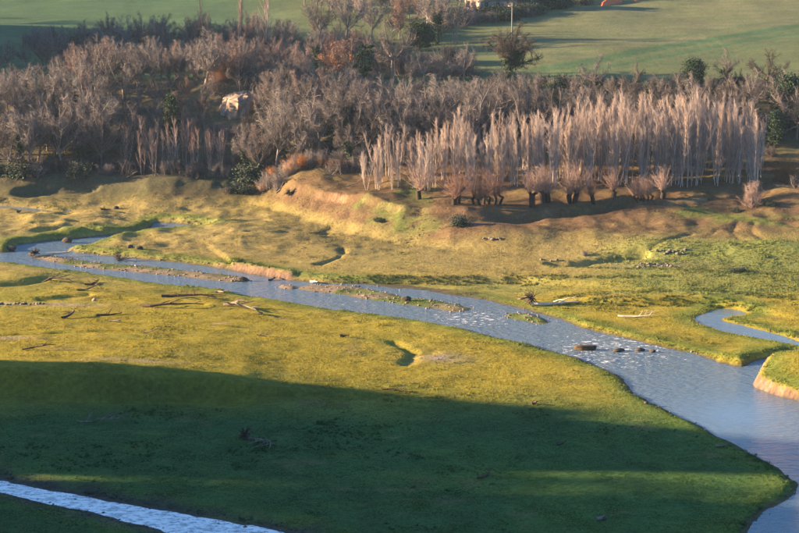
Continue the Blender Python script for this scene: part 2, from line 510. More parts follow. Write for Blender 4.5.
def ground_px(u, v):
    """first point where the sight line through a photo point meets the ground"""
    x, y, dz = [float(t) for t in ray(u, v)]
    D = np.arange(100, 700, 0.25)
    zz = CAM_H + D * dz / y
    hh = gz_fast(D * x / y, D)[0]
    k = np.argmax(hh >= zz)
    d = D[k]
    return d * x / y, d, float(hh[k])


def gz(x, y):
    return float(height(np.array([x]), np.array([y]))[0])


def zone_color(X, Y, Z, sl):
    """ground cover colours: cropped gold turf, green turf, brown heath, gravel, bare soil"""
    s = X / np.maximum(Y, 1)
    u = CU + F_PX * s * 0.985
    gold = np.array([0.255, 0.208, 0.028])
    straw = np.array([0.24, 0.19, 0.075])
    green = np.array([0.105, 0.155, 0.030])
    shade_green = np.array([0.042, 0.100, 0.030])  # turf colour with the foreground shade mixed in
    heath = np.array([0.120, 0.077, 0.043])
    n1 = fbm(X, Y, 14, 4, 101)
    n2 = fbm(X, Y * 2.0, 5, 4, 102)
    n3 = fbm(X, Y, 2.0, 3, 103)

    def mixc(c, k, w):
        return c * (1 - w[:, None]) + k[None, :] * w[:, None]
    C = np.repeat(gold[None, :], len(X), 0)
    C = mixc(C, straw, np.clip(sstep(196, 222, Y) * 0.85 + 0.25 * n2, 0, 1))
    # near meadow tinted darker green: foreground shade put into the turf colour
    C = mixc(C, shade_green, np.clip(sstep(168, 150, Y + 4 * n1) * 0.97, 0, 1))
    C = mixc(C, green, np.clip(0.30 * sstep(0.1, 0.7, n1) + 0.25 * sstep(0.2, 0.8, n2), 0, 1) * sstep(252, 236, Y))
    # the rough green pasture right of the river
    rough = sstep(560, 660, u) * sstep(199, 203, Y) * sstep(230, 223, Y) + 0.6 * sstep(250, 330, u) * sstep(640, 540, u) * sstep(203, 207, Y) * sstep(213, 211, Y)
    C = mixc(C, np.array([0.165, 0.185, 0.050]), np.clip(rough * (0.8 + 0.4 * n2), 0, 1))
    C = mixc(C, np.array([0.165, 0.135, 0.052]), sstep(222, 232, Y) * sstep(270, 250, Y) * sstep(250, 300, u) * 0.75)
    # heath on the terrace slopes and the plantation platform
    hw = sstep(226, 234, Y) * sstep(300, 268, Y) * sstep(1.0, 2.0, Z)
    C = mixc(C, heath, np.clip(hw * (0.95 + 0.6 * n2), 0, 1))
    C = mixc(C, green * 0.85, np.clip(hw * sstep(0.22, 0.6, n1 + 0.3 * n3) * 0.7, 0, 1))
    C = mixc(C, np.array([0.085, 0.08, 0.04]), sstep(262, 272, Y))
    # hill fields
    fld = sstep(304, 314, Y)
    C = mixc(C, np.array([0.108, 0.128, 0.058]), fld)
    C = mixc(C, np.array([0.062, 0.108, 0.05]), fld * sstep(330, 200, u))
    cr = (Y - 318) - 0.81 * (X - 25) + 1.2 * fbm(X, Y, 12, 2, 130)
    rows = fld * sstep(500, 560, u) * (0.95 * np.exp(-((cr - 3) / 2.2) ** 2) + 0.8 * np.exp(-((cr + 5) / 1.6) ** 2) + 0.6 * np.exp(-((cr - 13) / 1.4) ** 2) + 0.5 * (np.sin(cr * 1.9) > 0.55) * (cr < 5) * (cr > -14))
    C = mixc(C, np.array([0.055, 0.11, 0.05]), np.clip(rows, 0, 0.9))
    C = mixc(C, np.array([0.165, 0.145, 0.085]), fld * sstep(480, 560, u) * np.clip(0.25 + 0.5 * n2, 0, 0.6) * (cr > 6))
    C = mixc(C, np.array([0.10, 0.085, 0.055]), sstep(268, 278, Y) * sstep(312, 304, Y) * 0.8 * sstep(420, 300, u))
    # water's edge: mud, gravel, grass fringe
    r, st, si, po = water_sdf(X, Y)
    w = np.minimum(np.minimum(r, si), st)
    C = mixc(C, green * 0.9, sstep(4.5, 1.2, w + n3) * sstep(0.0, 1.2, w) * 0.75)
    inbar = np.zeros_like(X)
    for b in BARS:
        inbar = np.maximum(inbar, sstep(0.8, -0.2, (poly_sdf(X, Y, b) - 0.4)))
    grav = np.array([0.22, 0.165, 0.125])
    C = mixc(C, grav, np.clip(inbar * (0.85 + 0.4 * n3), 0, 1))
    C = mixc(C, green * 0.9, np.clip(inbar * sstep(-0.15, 0.3, n2 + 0.25 * sstep(330, 420, u)) * 0.9, 0, 1))
    low = sstep(WATER + 0.20, WATER + 0.02, Z) * (w < 3.0)
    C = mixc(C, np.array([0.085, 0.072, 0.045]), np.clip(low * (1 - 0.6 * inbar), 0, 1))
    stony = sstep(3.5, 0.3, st + 1.2 * n3)
    C = mixc(C, np.array([0.075, 0.07, 0.06]), stony * 0.85)
    # eroded faces show pink soil
    soil = np.array([0.185, 0.118, 0.088])
    steep = sstep(0.75, 1.2, sl) * (Y < 262) * sstep(120, 130, Y)
    face = steep * np.clip(sstep(3.5, 2.0, r) * (sstep(205, 222, u) * sstep(305, 290, u) * sstep(0, 1, u - 200) + sstep(738, 752, u) * (Y > 150)), 0, 1)
    strata = 0.75 + 0.5 * vnoise(X * 0.6 + Y * 0.6, Z * 7.0, 190) 
    C = C * (1 - np.clip(face, 0, 1))[:, None] + soil[None, :] * (np.clip(face, 0, 1) * strata)[:, None]
    er = steep * hw * sstep(0.1, 0.6, n3) * 0.35
    C = mixc(C, np.array([0.36, 0.23, 0.15]), er)
    # gravelly patches on the meadow
    for (pu, pv, rx, ry, a) in ((438, 352, 3.2, 2.2, 0.8), (20, 304.5, 8, 1.2, 0.9), (130, 372, 4.5, 1.0, 0.6), (660, 267, 6, 1.0, 0.7), (492, 240, 3.5, 0.8, 0.8), (12, 345, 3, 1.2, 0.6)):
        px, py = onto(pu, pv, 0.8)
        q = ((X - px) / rx) ** 2 + ((Y - py) / ry) ** 2
        C = mixc(C, np.array([0.26, 0.21, 0.17]), np.clip(a * np.exp(-q) * (0.7 + 0.8 * n3), 0, 1))
    bare = sstep(0.35, 0.7, fbm(X, Y * 1.7, 4.2, 4, 201)) * sstep(240, 225, Y) * sstep(112, 125, Y)
    C = mixc(C, np.array([0.19, 0.145, 0.07]), 0.4 * bare)
    lush = sstep(0.3, 0.65, fbm(X, Y * 2.2, 7.0, 4, 203)) * sstep(228, 210, Y)
    C = mixc(C, np.array([0.115, 0.15, 0.03]), 0.45 * lush)
    bright = 1 + 0.16 * n1 + 0.22 * n3 * sstep(300, 250, Y) + 0.12 * fbm(X, Y * 3, 1.0, 2, 109)
    tram = np.sin((Y + 0.22 * X + 6 * fbm(X, Y, 60, 2, 210)) * 1.15)
    bright = bright * (1 + fld * (0.10 * (tram > 0.8) - 0.05 + 0.12 * fbm(X, Y * 1.5, 9, 4, 212)))
    return np.clip(C * bright[:, None], 0.005, 0.9)


def axis(segments):
    out = [segments[0][0]]
    for a, b, step in segments:
        n = max(1, int(round((b - a) / step)))
        out.extend(list(a + (b - a) * (np.arange(n) + 1) / n))
    return np.array(out)


gx = axis([(-420, -200, 14), (-200, -92, 3.0), (-92, -62, 1.2), (-62, 62, 0.36), (62, 92, 1.2), (92, 420, 14)])
gy = axis([(-60, 30, 6), (30, 116, 2.5), (116, 175, 0.34), (175, 262, 0.36), (262, 312, 0.8), (312, 440, 1.6), (440, 1000, 16)])
GX, GY = np.meshgrid(gx, gy)
fx, fy = GX.ravel(), GY.ravel()
GZ = height(fx, fy).reshape(GX.shape)
zy, zx = np.gradient(GZ, gy, gx)
SL = np.hypot(zx, zy)
nx_, ny_ = len(gx), len(gy)
ii = (np.arange(ny_ - 1)[:, None] * nx_ + np.arange(nx_ - 1)[None, :]).ravel()
quads = np.stack([ii, ii + 1, ii + 1 + nx_, ii + nx_], 1)
me = make_mesh('ground', np.stack([fx, fy, GZ.ravel()], 1), quads, smooth=True)
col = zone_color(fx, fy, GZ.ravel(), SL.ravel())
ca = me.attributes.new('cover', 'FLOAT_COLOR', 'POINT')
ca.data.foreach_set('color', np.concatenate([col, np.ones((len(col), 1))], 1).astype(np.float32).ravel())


def ground_material():
    m, nt, b = new_mat('ground_cover')
    N, L = nt.nodes, nt.links
    at = N.new('ShaderNodeAttribute')
    at.attribute_name = 'cover'
    ge = N.new('ShaderNodeNewGeometry')
    n1 = N.new('ShaderNodeTexNoise')
    n1.inputs['Scale'].default_value = 2.2
    n1.inputs['Detail'].default_value = 8
    n1.inputs['Roughness'].default_value = 0.7
    L.new(ge.outputs['Position'], n1.inputs['Vector'])
    mr = N.new('ShaderNodeMapRange')
    mr.inputs['From Min'].default_value = 0.25
    mr.inputs['From Max'].default_value = 0.75
    mr.inputs['To Min'].default_value = 0.55
    mr.inputs['To Max'].default_value = 1.35
    L.new(n1.outputs[0], mr.inputs[0])
    vm = N.new('ShaderNodeVectorMath')
    vm.operation = 'SCALE'
    L.new(at.outputs['Color'], vm.inputs[0])
    L.new(mr.outputs[0], vm.inputs['Scale'])
    L.new(vm.outputs[0], b.inputs['Base Color'])
    bp = N.new('ShaderNodeBump')
    bp.inputs['Strength'].default_value = 0.8
    bp.inputs['Distance'].default_value = 0.12
    L.new(n1.outputs[0], bp.inputs['Height'])
    L.new(bp.outputs[0], b.inputs['Normal'])
    b.inputs['Specular IOR Level'].default_value = 0.05
    return m


M['ground'] = ground_material()
ground = tag(link('ground', me, M['ground']), 'grassy river flat rising to brown terraces and hill fields', None, None, 'structure')


# ------------------------------------------------------------------ water
def water_material():
    m, nt, b = new_mat('river_water')
    N, L = nt.nodes, nt.links
    b.inputs['Base Color'].default_value = (0.10, 0.15, 0.20, 1)
    b.inputs['Roughness'].default_value = 0.12
    b.inputs['IOR'].default_value = 1.55
    b.inputs['Specular IOR Level'].default_value = 0.9
    ge = N.new('ShaderNodeNewGeometry')
    at = N.new('ShaderNodeAttribute')
    at.attribute_name = 'chop'
    n1 = N.new('ShaderNodeTexNoise')
    n1.inputs['Scale'].default_value = 1.7
    n1.inputs['Detail'].default_value = 5
    n1.inputs['Roughness'].default_value = 0.6
    mp = N.new('ShaderNodeMapping')
    mp.inputs['Rotation'].default_value = (0, 0, math.radians(-25))
    mp.inputs['Scale'].default_value = (0.7, 1.25, 1)
    L.new(ge.outputs['Position'], mp.inputs[0])
    L.new(mp.outputs[0], n1.inputs['Vector'])
    bp = N.new('ShaderNodeBump')
    bp.inputs['Distance'].default_value = 0.35
    L.new(at.outputs['Fac'], bp.inputs['Strength'])
    L.new(n1.outputs[0], bp.inputs['Height'])
    L.new(bp.outputs[0], b.inputs['Normal'])
    # foam flecks on rough water; on the stream, painted sky reflection
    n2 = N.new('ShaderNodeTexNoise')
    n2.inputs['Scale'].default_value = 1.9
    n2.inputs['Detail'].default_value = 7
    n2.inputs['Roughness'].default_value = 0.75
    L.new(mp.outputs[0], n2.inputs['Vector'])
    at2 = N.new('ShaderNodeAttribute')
    at2.attribute_name = 'foam_sheen'
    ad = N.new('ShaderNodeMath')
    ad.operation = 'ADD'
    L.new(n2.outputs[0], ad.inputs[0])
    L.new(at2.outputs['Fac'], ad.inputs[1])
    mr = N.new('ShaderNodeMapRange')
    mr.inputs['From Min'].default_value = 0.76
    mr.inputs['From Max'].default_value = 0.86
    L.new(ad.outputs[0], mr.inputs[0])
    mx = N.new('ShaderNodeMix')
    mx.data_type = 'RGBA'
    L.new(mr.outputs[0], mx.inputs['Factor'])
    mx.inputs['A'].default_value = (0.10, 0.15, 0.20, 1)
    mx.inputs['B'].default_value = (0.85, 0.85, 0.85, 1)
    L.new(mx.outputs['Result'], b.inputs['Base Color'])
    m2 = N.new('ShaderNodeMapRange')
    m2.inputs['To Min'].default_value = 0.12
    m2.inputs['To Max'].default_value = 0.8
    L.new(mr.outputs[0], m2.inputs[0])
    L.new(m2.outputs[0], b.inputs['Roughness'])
    return m


M['water'] = water_material()


def water_sheet(name, poly, lvl, label, step=0.5):
    lo, hi = poly.min(0) - 1.5, poly.max(0) + 1.5
    lo = np.maximum(lo, [-80, 100])
    hi = np.minimum(hi, [80, 330])
    ax, ay = np.arange(lo[0], hi[0], step), np.arange(lo[1], hi[1], step)
    AX, AY = np.meshgrid(ax, ay)
    x, y = AX.ravel(), AY.ravel()
    sd = poly_sdf(x, y, poly)
    n = len(ax)
    i = (np.arange(len(ay) - 1)[:, None] * n + np.arange(n - 1)[None, :]).ravel()
    q = np.stack([i, i + 1, i + 1 + n, i + n], 1)
    q = q[(sd[q] < 1.2).any(1)]
    used = np.unique(q)
    remap = np.full(len(x), -1)
    remap[used] = np.arange(len(used))
    x, y = x[used], y[used]
    me = make_mesh(name, np.stack([x, y, np.full(len(x), lvl)], 1), remap[q], smooth=True)
    s = x / y
    u = CU + F_PX * s * 0.985
    v = CV + F_PX * np.tan(np.arctan((CAM_H - lvl) / y) - PITCH)
    rap = np.exp(-(((u - 620) / 90) ** 2 + ((v - 350) / 26) ** 2)) + 0.9 * np.exp(-(((u - 470) / 60) ** 2 + ((v - 318) / 14) ** 2)) + 0.6 * np.exp(-(((u - 350) / 60) ** 2 + ((v - 303) / 8) ** 2))
    calm = np.exp(-(((u - 740) / 70) ** 2 + ((v - 415) / 28) ** 2))
    chop = np.clip(0.60 + 0.5 * rap - 0.45 * calm, 0.08, 1.0)
    foam_sheen = np.clip(0.20 * rap + 0.05, -0.2, 0.22) - 0.2 * calm
    if name != 'river':
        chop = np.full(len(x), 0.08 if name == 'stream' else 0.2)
        foam_sheen = np.full(len(x), 0.33 if name == 'stream' else 0.02)  # stream: near-even white painted for the sky it would reflect
    for nm, arr in (('chop', chop), ('foam_sheen', foam_sheen)):
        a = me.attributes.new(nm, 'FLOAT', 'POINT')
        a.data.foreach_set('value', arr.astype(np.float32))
    return tag(link(name, me, M['water']), label, None, None, 'structure')


water_sheet('river', RIVER, WATER, 'blue river winding across the flat with riffles', 0.5)
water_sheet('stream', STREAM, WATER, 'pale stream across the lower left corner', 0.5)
water_sheet('side_channel', SIDE, SIDE_Z, 'narrow side channel curving behind the grassy spit', 0.4)
water_sheet('pond', POND, POND_Z, 'thin strip of still water on the far left meadow', 0.5)

# ------------------------------------------------------------------ instanced ground stuff (grass, pebbles)
rngN = np.random.default_rng(7)


def prism_arrays(P0, P1, R0, R1, n=5):
    P0, P1 = np.asarray(P0, float), np.asarray(P1, float)
    R0, R1 = np.asarray(R0, float), np.asarray(R1, float)
    d = P1 - P0
    L = np.linalg.norm(d, axis=1, keepdims=True) + 1e-9
    d = d / L
    ref = np.where(np.abs(d[:, 2:3]) > 0.9, np.array([[1.0, 0, 0]]), np.array([[0, 0, 1.0]]))
    a = np.cross(d, ref)
    a /= np.linalg.norm(a, axis=1, keepdims=True) + 1e-9
    b = np.cross(d, a)
    th = np.arange(n) * 2 * math.pi / n
    off = a[:, None, :] * np.cos(th)[None, :, None] + b[:, None, :] * np.sin(th)[None, :, None]
    v0 = P0[:, None, :] + off * R0[:, None, None]
    v1 = P1[:, None, :] + off * R1[:, None, None]
    V = np.concatenate([v0, v1], 1).reshape(-1, 3)
    base = (np.arange(len(P0)) * 2 * n)[:, None]
    k = np.arange(n)[None, :]
    k2 = (k + 1) % n
    Q = np.stack([base + k, base + k2, base + n + k2, base + n + k], 2).reshape(-1, 4)
    return V, Q


def spike_arrays(P0, P1, R):
    P0, P1 = np.asarray(P0, float), np.asarray(P1, float)
    d = P1 - P0
    d = d / (np.linalg.norm(d, axis=1, keepdims=True) + 1e-9)
    ref = np.where(np.abs(d[:, 2:3]) > 0.9, np.array([[1.0, 0, 0]]), np.array([[0, 0, 1.0]]))
    a = np.cross(d, ref)
    a /= np.linalg.norm(a, axis=1, keepdims=True) + 1e-9
    b = np.cross(d, a)
    R = np.asarray(R, float)
    th = np.arange(3) * 2 * math.pi / 3
    off = a[:, None, :] * np.cos(th)[None, :, None] + b[:, None, :] * np.sin(th)[None, :, None]
    V = np.concatenate([P0[:, None, :] + off * R[:, None, None], P1[:, None, :]], 1).reshape(-1, 3)
    base = (np.arange(len(P0)) * 4)[:, None]
    T = np.stack([np.concatenate([base, base + 1, base + 3], 1), np.concatenate([base + 1, base + 2, base + 3], 1), np.concatenate([base + 2, base, base + 3], 1)], 1).reshape(-1, 3)
    return V, T


def instancer(name, pts, scl, cols, src, label):
    me = bpy.data.meshes.new(name)
    me.vertices.add(len(pts))
    me.vertices.foreach_set('co', np.asarray(pts, np.float32).ravel())
    a = me.attributes.new('scl', 'FLOAT', 'POINT')
    a.data.foreach_set('value', np.asarray(scl, np.float32))
    a = me.attributes.new('gcol', 'FLOAT_COLOR', 'POINT')
    a.data.foreach_set('color', np.concatenate([cols, np.ones((len(cols), 1))], 1).astype(np.float32).ravel())
    o = link(name, me)
    ng = bpy.data.node_groups.new(name + '_nodes', 'GeometryNodeTree')
    ng.interface.new_socket('Geometry', in_out='INPUT', socket_type='NodeSocketGeometry')
    ng.interface.new_socket('Geometry', in_out='OUTPUT', socket_type='NodeSocketGeometry')
    N, L = ng.nodes, ng.links
    gi, go = N.new('NodeGroupInput'), N.new('NodeGroupOutput')
    ip = N.new('GeometryNodeInstanceOnPoints')
    ob = N.new('GeometryNodeObjectInfo')
    ob.inputs['Object'].default_value = src
    ob.inputs['As Instance'].default_value = True
    rv = N.new('FunctionNodeRandomValue')
    rv.data_type = 'FLOAT_VECTOR'
    rv.inputs['Min'].default_value = (-0.15, -0.15, 0)
    rv.inputs['Max'].default_value = (0.15, 0.15, 6.283)
    na = N.new('GeometryNodeInputNamedAttribute')
    na.data_type = 'FLOAT'
    na.inputs['Name'].default_value = 'scl'
    L.new(gi.outputs[0], ip.inputs['Points'])
    L.new(ob.outputs['Geometry'], ip.inputs['Instance'])
    L.new(rv.outputs[0], ip.inputs['Rotation'])
    L.new(na.outputs['Attribute'], ip.inputs['Scale'])
    L.new(ip.outputs[0], go.inputs[0])
    md = o.modifiers.new('scatter', 'NODES')
    md.node_group = ng
    return tag(o, label, None, None, 'stuff')


def instance_mat(name, k1=1.0, rough=0.9):
    m, nt, b = new_mat(name)
    N, L = nt.nodes, nt.links
    at = N.new('ShaderNodeAttribute')
    at.attribute_type = 'INSTANCER'
    at.attribute_name = 'gcol'
    oi = N.new('ShaderNodeObjectInfo')
    mr = N.new('ShaderNodeMapRange')
    mr.inputs['To Min'].default_value = 0.86 * k1
    mr.inputs['To Max'].default_value = 1.14 * k1
    L.new(oi.outputs['Random'], mr.inputs[0])
    vm = N.new('ShaderNodeVectorMath')
    vm.operation = 'SCALE'
    L.new(at.outputs['Color'], vm.inputs[0])
    L.new(mr.outputs[0], vm.inputs['Scale'])
    L.new(vm.outputs[0], b.inputs['Base Color'])
    b.inputs['Roughness'].default_value = rough
    b.inputs['Specular IOR Level'].default_value = 0.05
    return m


M['grass'] = instance_mat('grass_blades')
M['pebble'] = instance_mat('pebble_stone', rough=0.7)


def tuft_source():
    n = 9
    th = rngN.uniform(0, 6.28, n)
    rr = rngN.uniform(0.02, 0.5, n)
    P0 = np.stack([rr * np.cos(th), rr * np.sin(th), np.full(n, -0.1)], 1)
    lean = rngN.uniform(0.1, 0.5, n)
    P1 = P0 + np.stack([lean * np.cos(th), lean * np.sin(th), rngN.uniform(0.7, 1.1, n)], 1)
    V, T = spike_arrays(P0, P1, np.full(n, 0.10))
    me = make_mesh('grass_tuft', V, None, T)
    me.materials.append(M['grass'])
    return bpy.data.objects.new('grass_tuft', me)


def ico(rng, jag=0.25, flat=0.7):
    import bmesh
    bm = bmesh.new()
    bmesh.ops.create_icosphere(bm, subdivisions=1, radius=1.0)
    V = np.array([v.co[:] for v in bm.verts])
    Fc = np.array([[v.index for v in f.verts] for f in bm.faces])
    bm.free()
    V = V * (1 + rng.uniform(-jag, jag, (len(V), 1)))
    V[:, 2] *= flat
    return V, Fc


def pebble_source():
    V, Fc = ico(np.random.default_rng(3))
    me = make_mesh('pebble', V, None, Fc)
    me.materials.append(M['pebble'])
    return bpy.data.objects.new('pebble', me)


GRID_Z = GZ


def gz_fast(x, y):
    """bilinear height from the terrain sheet itself"""
    ix = np.clip(np.searchsorted(gx, x) - 1, 0, len(gx) - 2)
    iy = np.clip(np.searchsorted(gy, y) - 1, 0, len(gy) - 2)
    tx = (x - gx[ix]) / (gx[ix + 1] - gx[ix])
    ty = (y - gy[iy]) / (gy[iy + 1] - gy[iy])
    z = (GRID_Z[iy, ix] * (1 - tx) + GRID_Z[iy, ix + 1] * tx) * (1 - ty) + (GRID_Z[iy + 1, ix] * (1 - tx) + GRID_Z[iy + 1, ix + 1] * tx) * ty
    s = SL[iy, ix]
    return z, s


def scatter_grass():
    n = 620000
    # even ground density falling with distance, over a strip a little wider than the view
    y = 118 + (268 - 118) * rngN.random(n) ** 1.25
    x = rngN.uniform(-1, 1, n) * (0.235 * y + 4)
    keep = rngN.random(n) < (0.235 * y + 4) / 67
    x, y = x[keep], y[keep]
    z, sl = gz_fast(x, y)
    r, st, si, po = water_sdf(x, y)
    w = np.minimum(np.minimum(r, st), np.minimum(si, po))
    inbar = np.zeros_like(x)
    for b in BARS:
        inbar = np.maximum(inbar, ((poly_sdf(x, y, b) - 0.4) < 0.3) * 1.0)
    n2 = fbm(x, y * 2.0, 5, 4, 102)
    n4 = fbm(x, y, 1.6, 3, 140)
    ok = (w > 0.3) & (z > WATER + 0.07) & ((inbar < 0.5) | (n2 > 0.0)) & (sl < 1.5) & (rngN.random(len(x)) < 0.62 + 0.75 * n4)
    x, y, z, sl, w, n4, inbar = x[ok], y[ok], z[ok], sl[ok], w[ok], n4[ok], inbar[ok]
    u = CU + F_PX * (x / y) * 0.985
    scl = rngN.uniform(0.045, 0.095, len(x)) * (1 + 0.6 * np.clip(n4, 0, 1))
    tuss = fbm(x, y, 6.0, 3, 171) + 0.5 * fbm(x, y * 1.4, 1.1, 2, 172)
    scl = np.where((tuss > 0.38) & (rngN.random(len(x)) < 0.22), scl * rngN.uniform(1.8, 3.0, len(x)), scl)
    rough = sstep(560, 660, u) * sstep(199, 203, y) * sstep(230, 223, y)
    scl *= 1 + 1.5 * rough * rngN.random(len(x))
    scl *= 1 + 0.5 * sstep(2.0, 0.6, w)
    edge = np.full(len(x), 60.0)
    for ln, zz in (([(232, 264), (290, 280), (400, 280.5), (520, 281), (610, 283), (660, 283)], 0.1), ([(565, 299), (600, 300.5), (640, 301), (715, 302), (745, 306)], 0.4), ([(548, 265), (600, 267), (680, 270), (790, 276)], 0.9), ([(560, 291), (620, 290), (700, 291), (790, 297)], 0.8)):
        edge = np.minimum(edge, line_dist(x, y, pxl(ln, zz)))
    rim = (edge < 0.9 + 0.8 * n4) & (rngN.random(len(x)) < 0.55)
    scl = np.where(rim, rngN.uniform(0.14, 0.30, len(x)), scl)
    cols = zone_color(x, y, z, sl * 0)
    cols = np.where(rim[:, None], cols * 0.3 + np.array([[0.022, 0.038, 0.010]]), cols)  # tufts along the step edges, darkened to paint the thin shadow lines
    cols = np.where(((scl > 0.16) & ~rim)[:, None], cols * np.array([[0.62, 0.72, 0.8]]), cols)
    cols = cols * rngN.uniform(0.92, 1.15, (len(x), 1))
    instancer('meadow_grass', np.stack([x, y, z], 1), scl, cols, tuft_source(), 'short dry and green grass covering the river flat')


scatter_grass()


def scatter_pebbles():
    P, S = [], []
    n = 60000
    x = rngN.uniform(-60, 60, n)
    y = rngN.uniform(118, 245, n)
    r, st, si, po = water_sdf(x, y)
    bar = np.full(n, 60.0)
    for b in BARS:
        bar = np.minimum(bar, (poly_sdf(x, y, b) - 0.4))
    n3 = fbm(x, y, 2.5, 3, 160)
    pr = np.where(bar < 0.5, 0.75, 0) + np.where((st > -2.2) & (st < 3.0), 0.5 * np.exp(-np.abs(st - 0.4) / 1.1), 0) + np.where((r > -0.6) & (r < 0.9), 0.16, 0)
    ok = rngN.random(n) < pr * (0.7 + 0.9 * n3)
    x, y = x[ok], y[ok]
    z, sl = gz_fast(x, y)
    ok = z > WATER - 0.22
    x, y, z = x[ok], y[ok], z[ok]
    scl = 0.05 + 0.13 * rngN.random(len(x)) ** 2.5
    g = rngN.uniform(0.5, 1.25, (len(x), 1))
    base = np.array([[0.20, 0.17, 0.145]])
    cols = base * g
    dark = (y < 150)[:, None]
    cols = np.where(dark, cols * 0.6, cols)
    instancer('river_pebbles', np.stack([x, y, z + scl * 0.2], 1), scl, cols, pebble_source(), 'loose pebbles on the gravel bars and stream edges')


scatter_pebbles()

# ------------------------------------------------------------------ tree prototypes
def unit(v):
    return v / (np.linalg.norm(v) + 1e-9)


class Segs:
    def __init__(self):
        self.a, self.b, self.r0, self.r1 = [], [], [], []

    def add(self, a, b, r0, r1):
        self.a.append(a); self.b.append(b); self.r0.append(r0); self.r1.append(r1)

    def mesh(self, name, n=5):
        V, Q = prism_arrays(self.a, self.b, self.r0, self.r1, n)
        return make_mesh(name, V, Q, smooth=True)


def grow(rng, segs, p, d, L, r, n, up=0.1, jit=0.15, taper=0.35):
    """one limb as n bent tapering pieces; returns joints and directions"""
    pts, dirs = [p], [d]
    rr = np.linspace(r, r * taper, n + 1)
    for i in range(n):
        d = unit(d + rng.normal(0, jit, 3) + np.array([0, 0, up]))
        q = p + d * (L / n)
        segs.add(p - d * rr[i] * 0.4, q, rr[i], rr[i + 1])
        p = q
        pts.append(p)
        dirs.append(d)
    return pts, dirs


def twig_cloud(rng, limbs, n, lmin, lmax, r, upb=0.35, spread=0.8, fork=2):
    """spikes leaving the outer limbs: every twig forks into finer ones"""
    A = np.array([l[0] for l in limbs]); B = np.array([l[1] for l in limbs])
    W = np.linalg.norm(B - A, axis=1)
    k = rng.choice(len(A), n, p=W / W.sum())
    t = rng.random((n, 1))
    P = A[k] + (B[k] - A[k]) * t
    D = B[k] - A[k]
    D /= np.linalg.norm(D, axis=1, keepdims=True) + 1e-9
    R = rng.normal(0, 1, (n, 3)); R /= np.linalg.norm(R, axis=1, keepdims=True)
    d = D * 0.6 + R * spread + np.array([0, 0, upb])
    d /= np.linalg.norm(d, axis=1, keepdims=True)
    L = rng.uniform(lmin, lmax, (n, 1))
    P0s, P1s, Rs = [P], [P + d * L], [np.full(n, r)]
    for f in range(fork):
        t = rng.uniform(0.25, 0.85, (n, 1))
        Q = P + d * L * t
        R = rng.normal(0, 1, (n, 3)); R /= np.linalg.norm(R, axis=1, keepdims=True)
        e = d * 0.8 + R * 0.65 + np.array([0, 0, upb * 0.5])
        e /= np.linalg.norm(e, axis=1, keepdims=True)
        P0s.append(Q); P1s.append(Q + e * L * rng.uniform(0.35, 0.7, (n, 1))); Rs.append(np.full(n, r * 0.75))
    return np.concatenate(P0s), np.concatenate(P1s), np.concatenate(Rs)


def leaf_arrays(rng, P, size):
    """small folded leaf sprays (two triangles each, bent along the middle)"""
    n = len(P)
    R = rng.normal(0, 1, (n, 3)); R /= np.linalg.norm(R, axis=1, keepdims=True)
    T = rng.normal(0, 1, (n, 3)); T = np.cross(R, T); T /= np.linalg.norm(T, axis=1, keepdims=True)
    B = np.cross(R, T)
    s = size * rng.uniform(0.6, 1.3, (n, 1))
    V = np.stack([P - R * s, P + T * s * 0.6 + B * s * 0.2, P + R * s, P - T * s * 0.6 + B * s * 0.2], 1).reshape(-1, 3)
    b = (np.arange(n) * 4)[:, None]
    Tt = np.concatenate([np.concatenate([b, b + 1, b + 2], 1), np.concatenate([b, b + 2, b + 3], 1)], 0)
    return V, Tt


def rounded(P, h, squat):
    """draw a crown softly into a rounded envelope"""
    c = np.array([0, 0, 0.56 * h])
    e = (P - c) / np.array([0.40 * h * squat, 0.40 * h * squat, 0.44 * h])
    r = np.linalg.norm(e, axis=1, keepdims=True)
    up = sstep(0.10 * h, 0.35 * h, P[:, 2:3])
    f = 1 / np.maximum(1, r) ** (0.8 * up)
    return np.concatenate([(c + (P - c) * f)[:, :2], np.where(P[:, 2:3] > c[2], (c + (P - c) * f)[:, 2:3], P[:, 2:3])], 1)


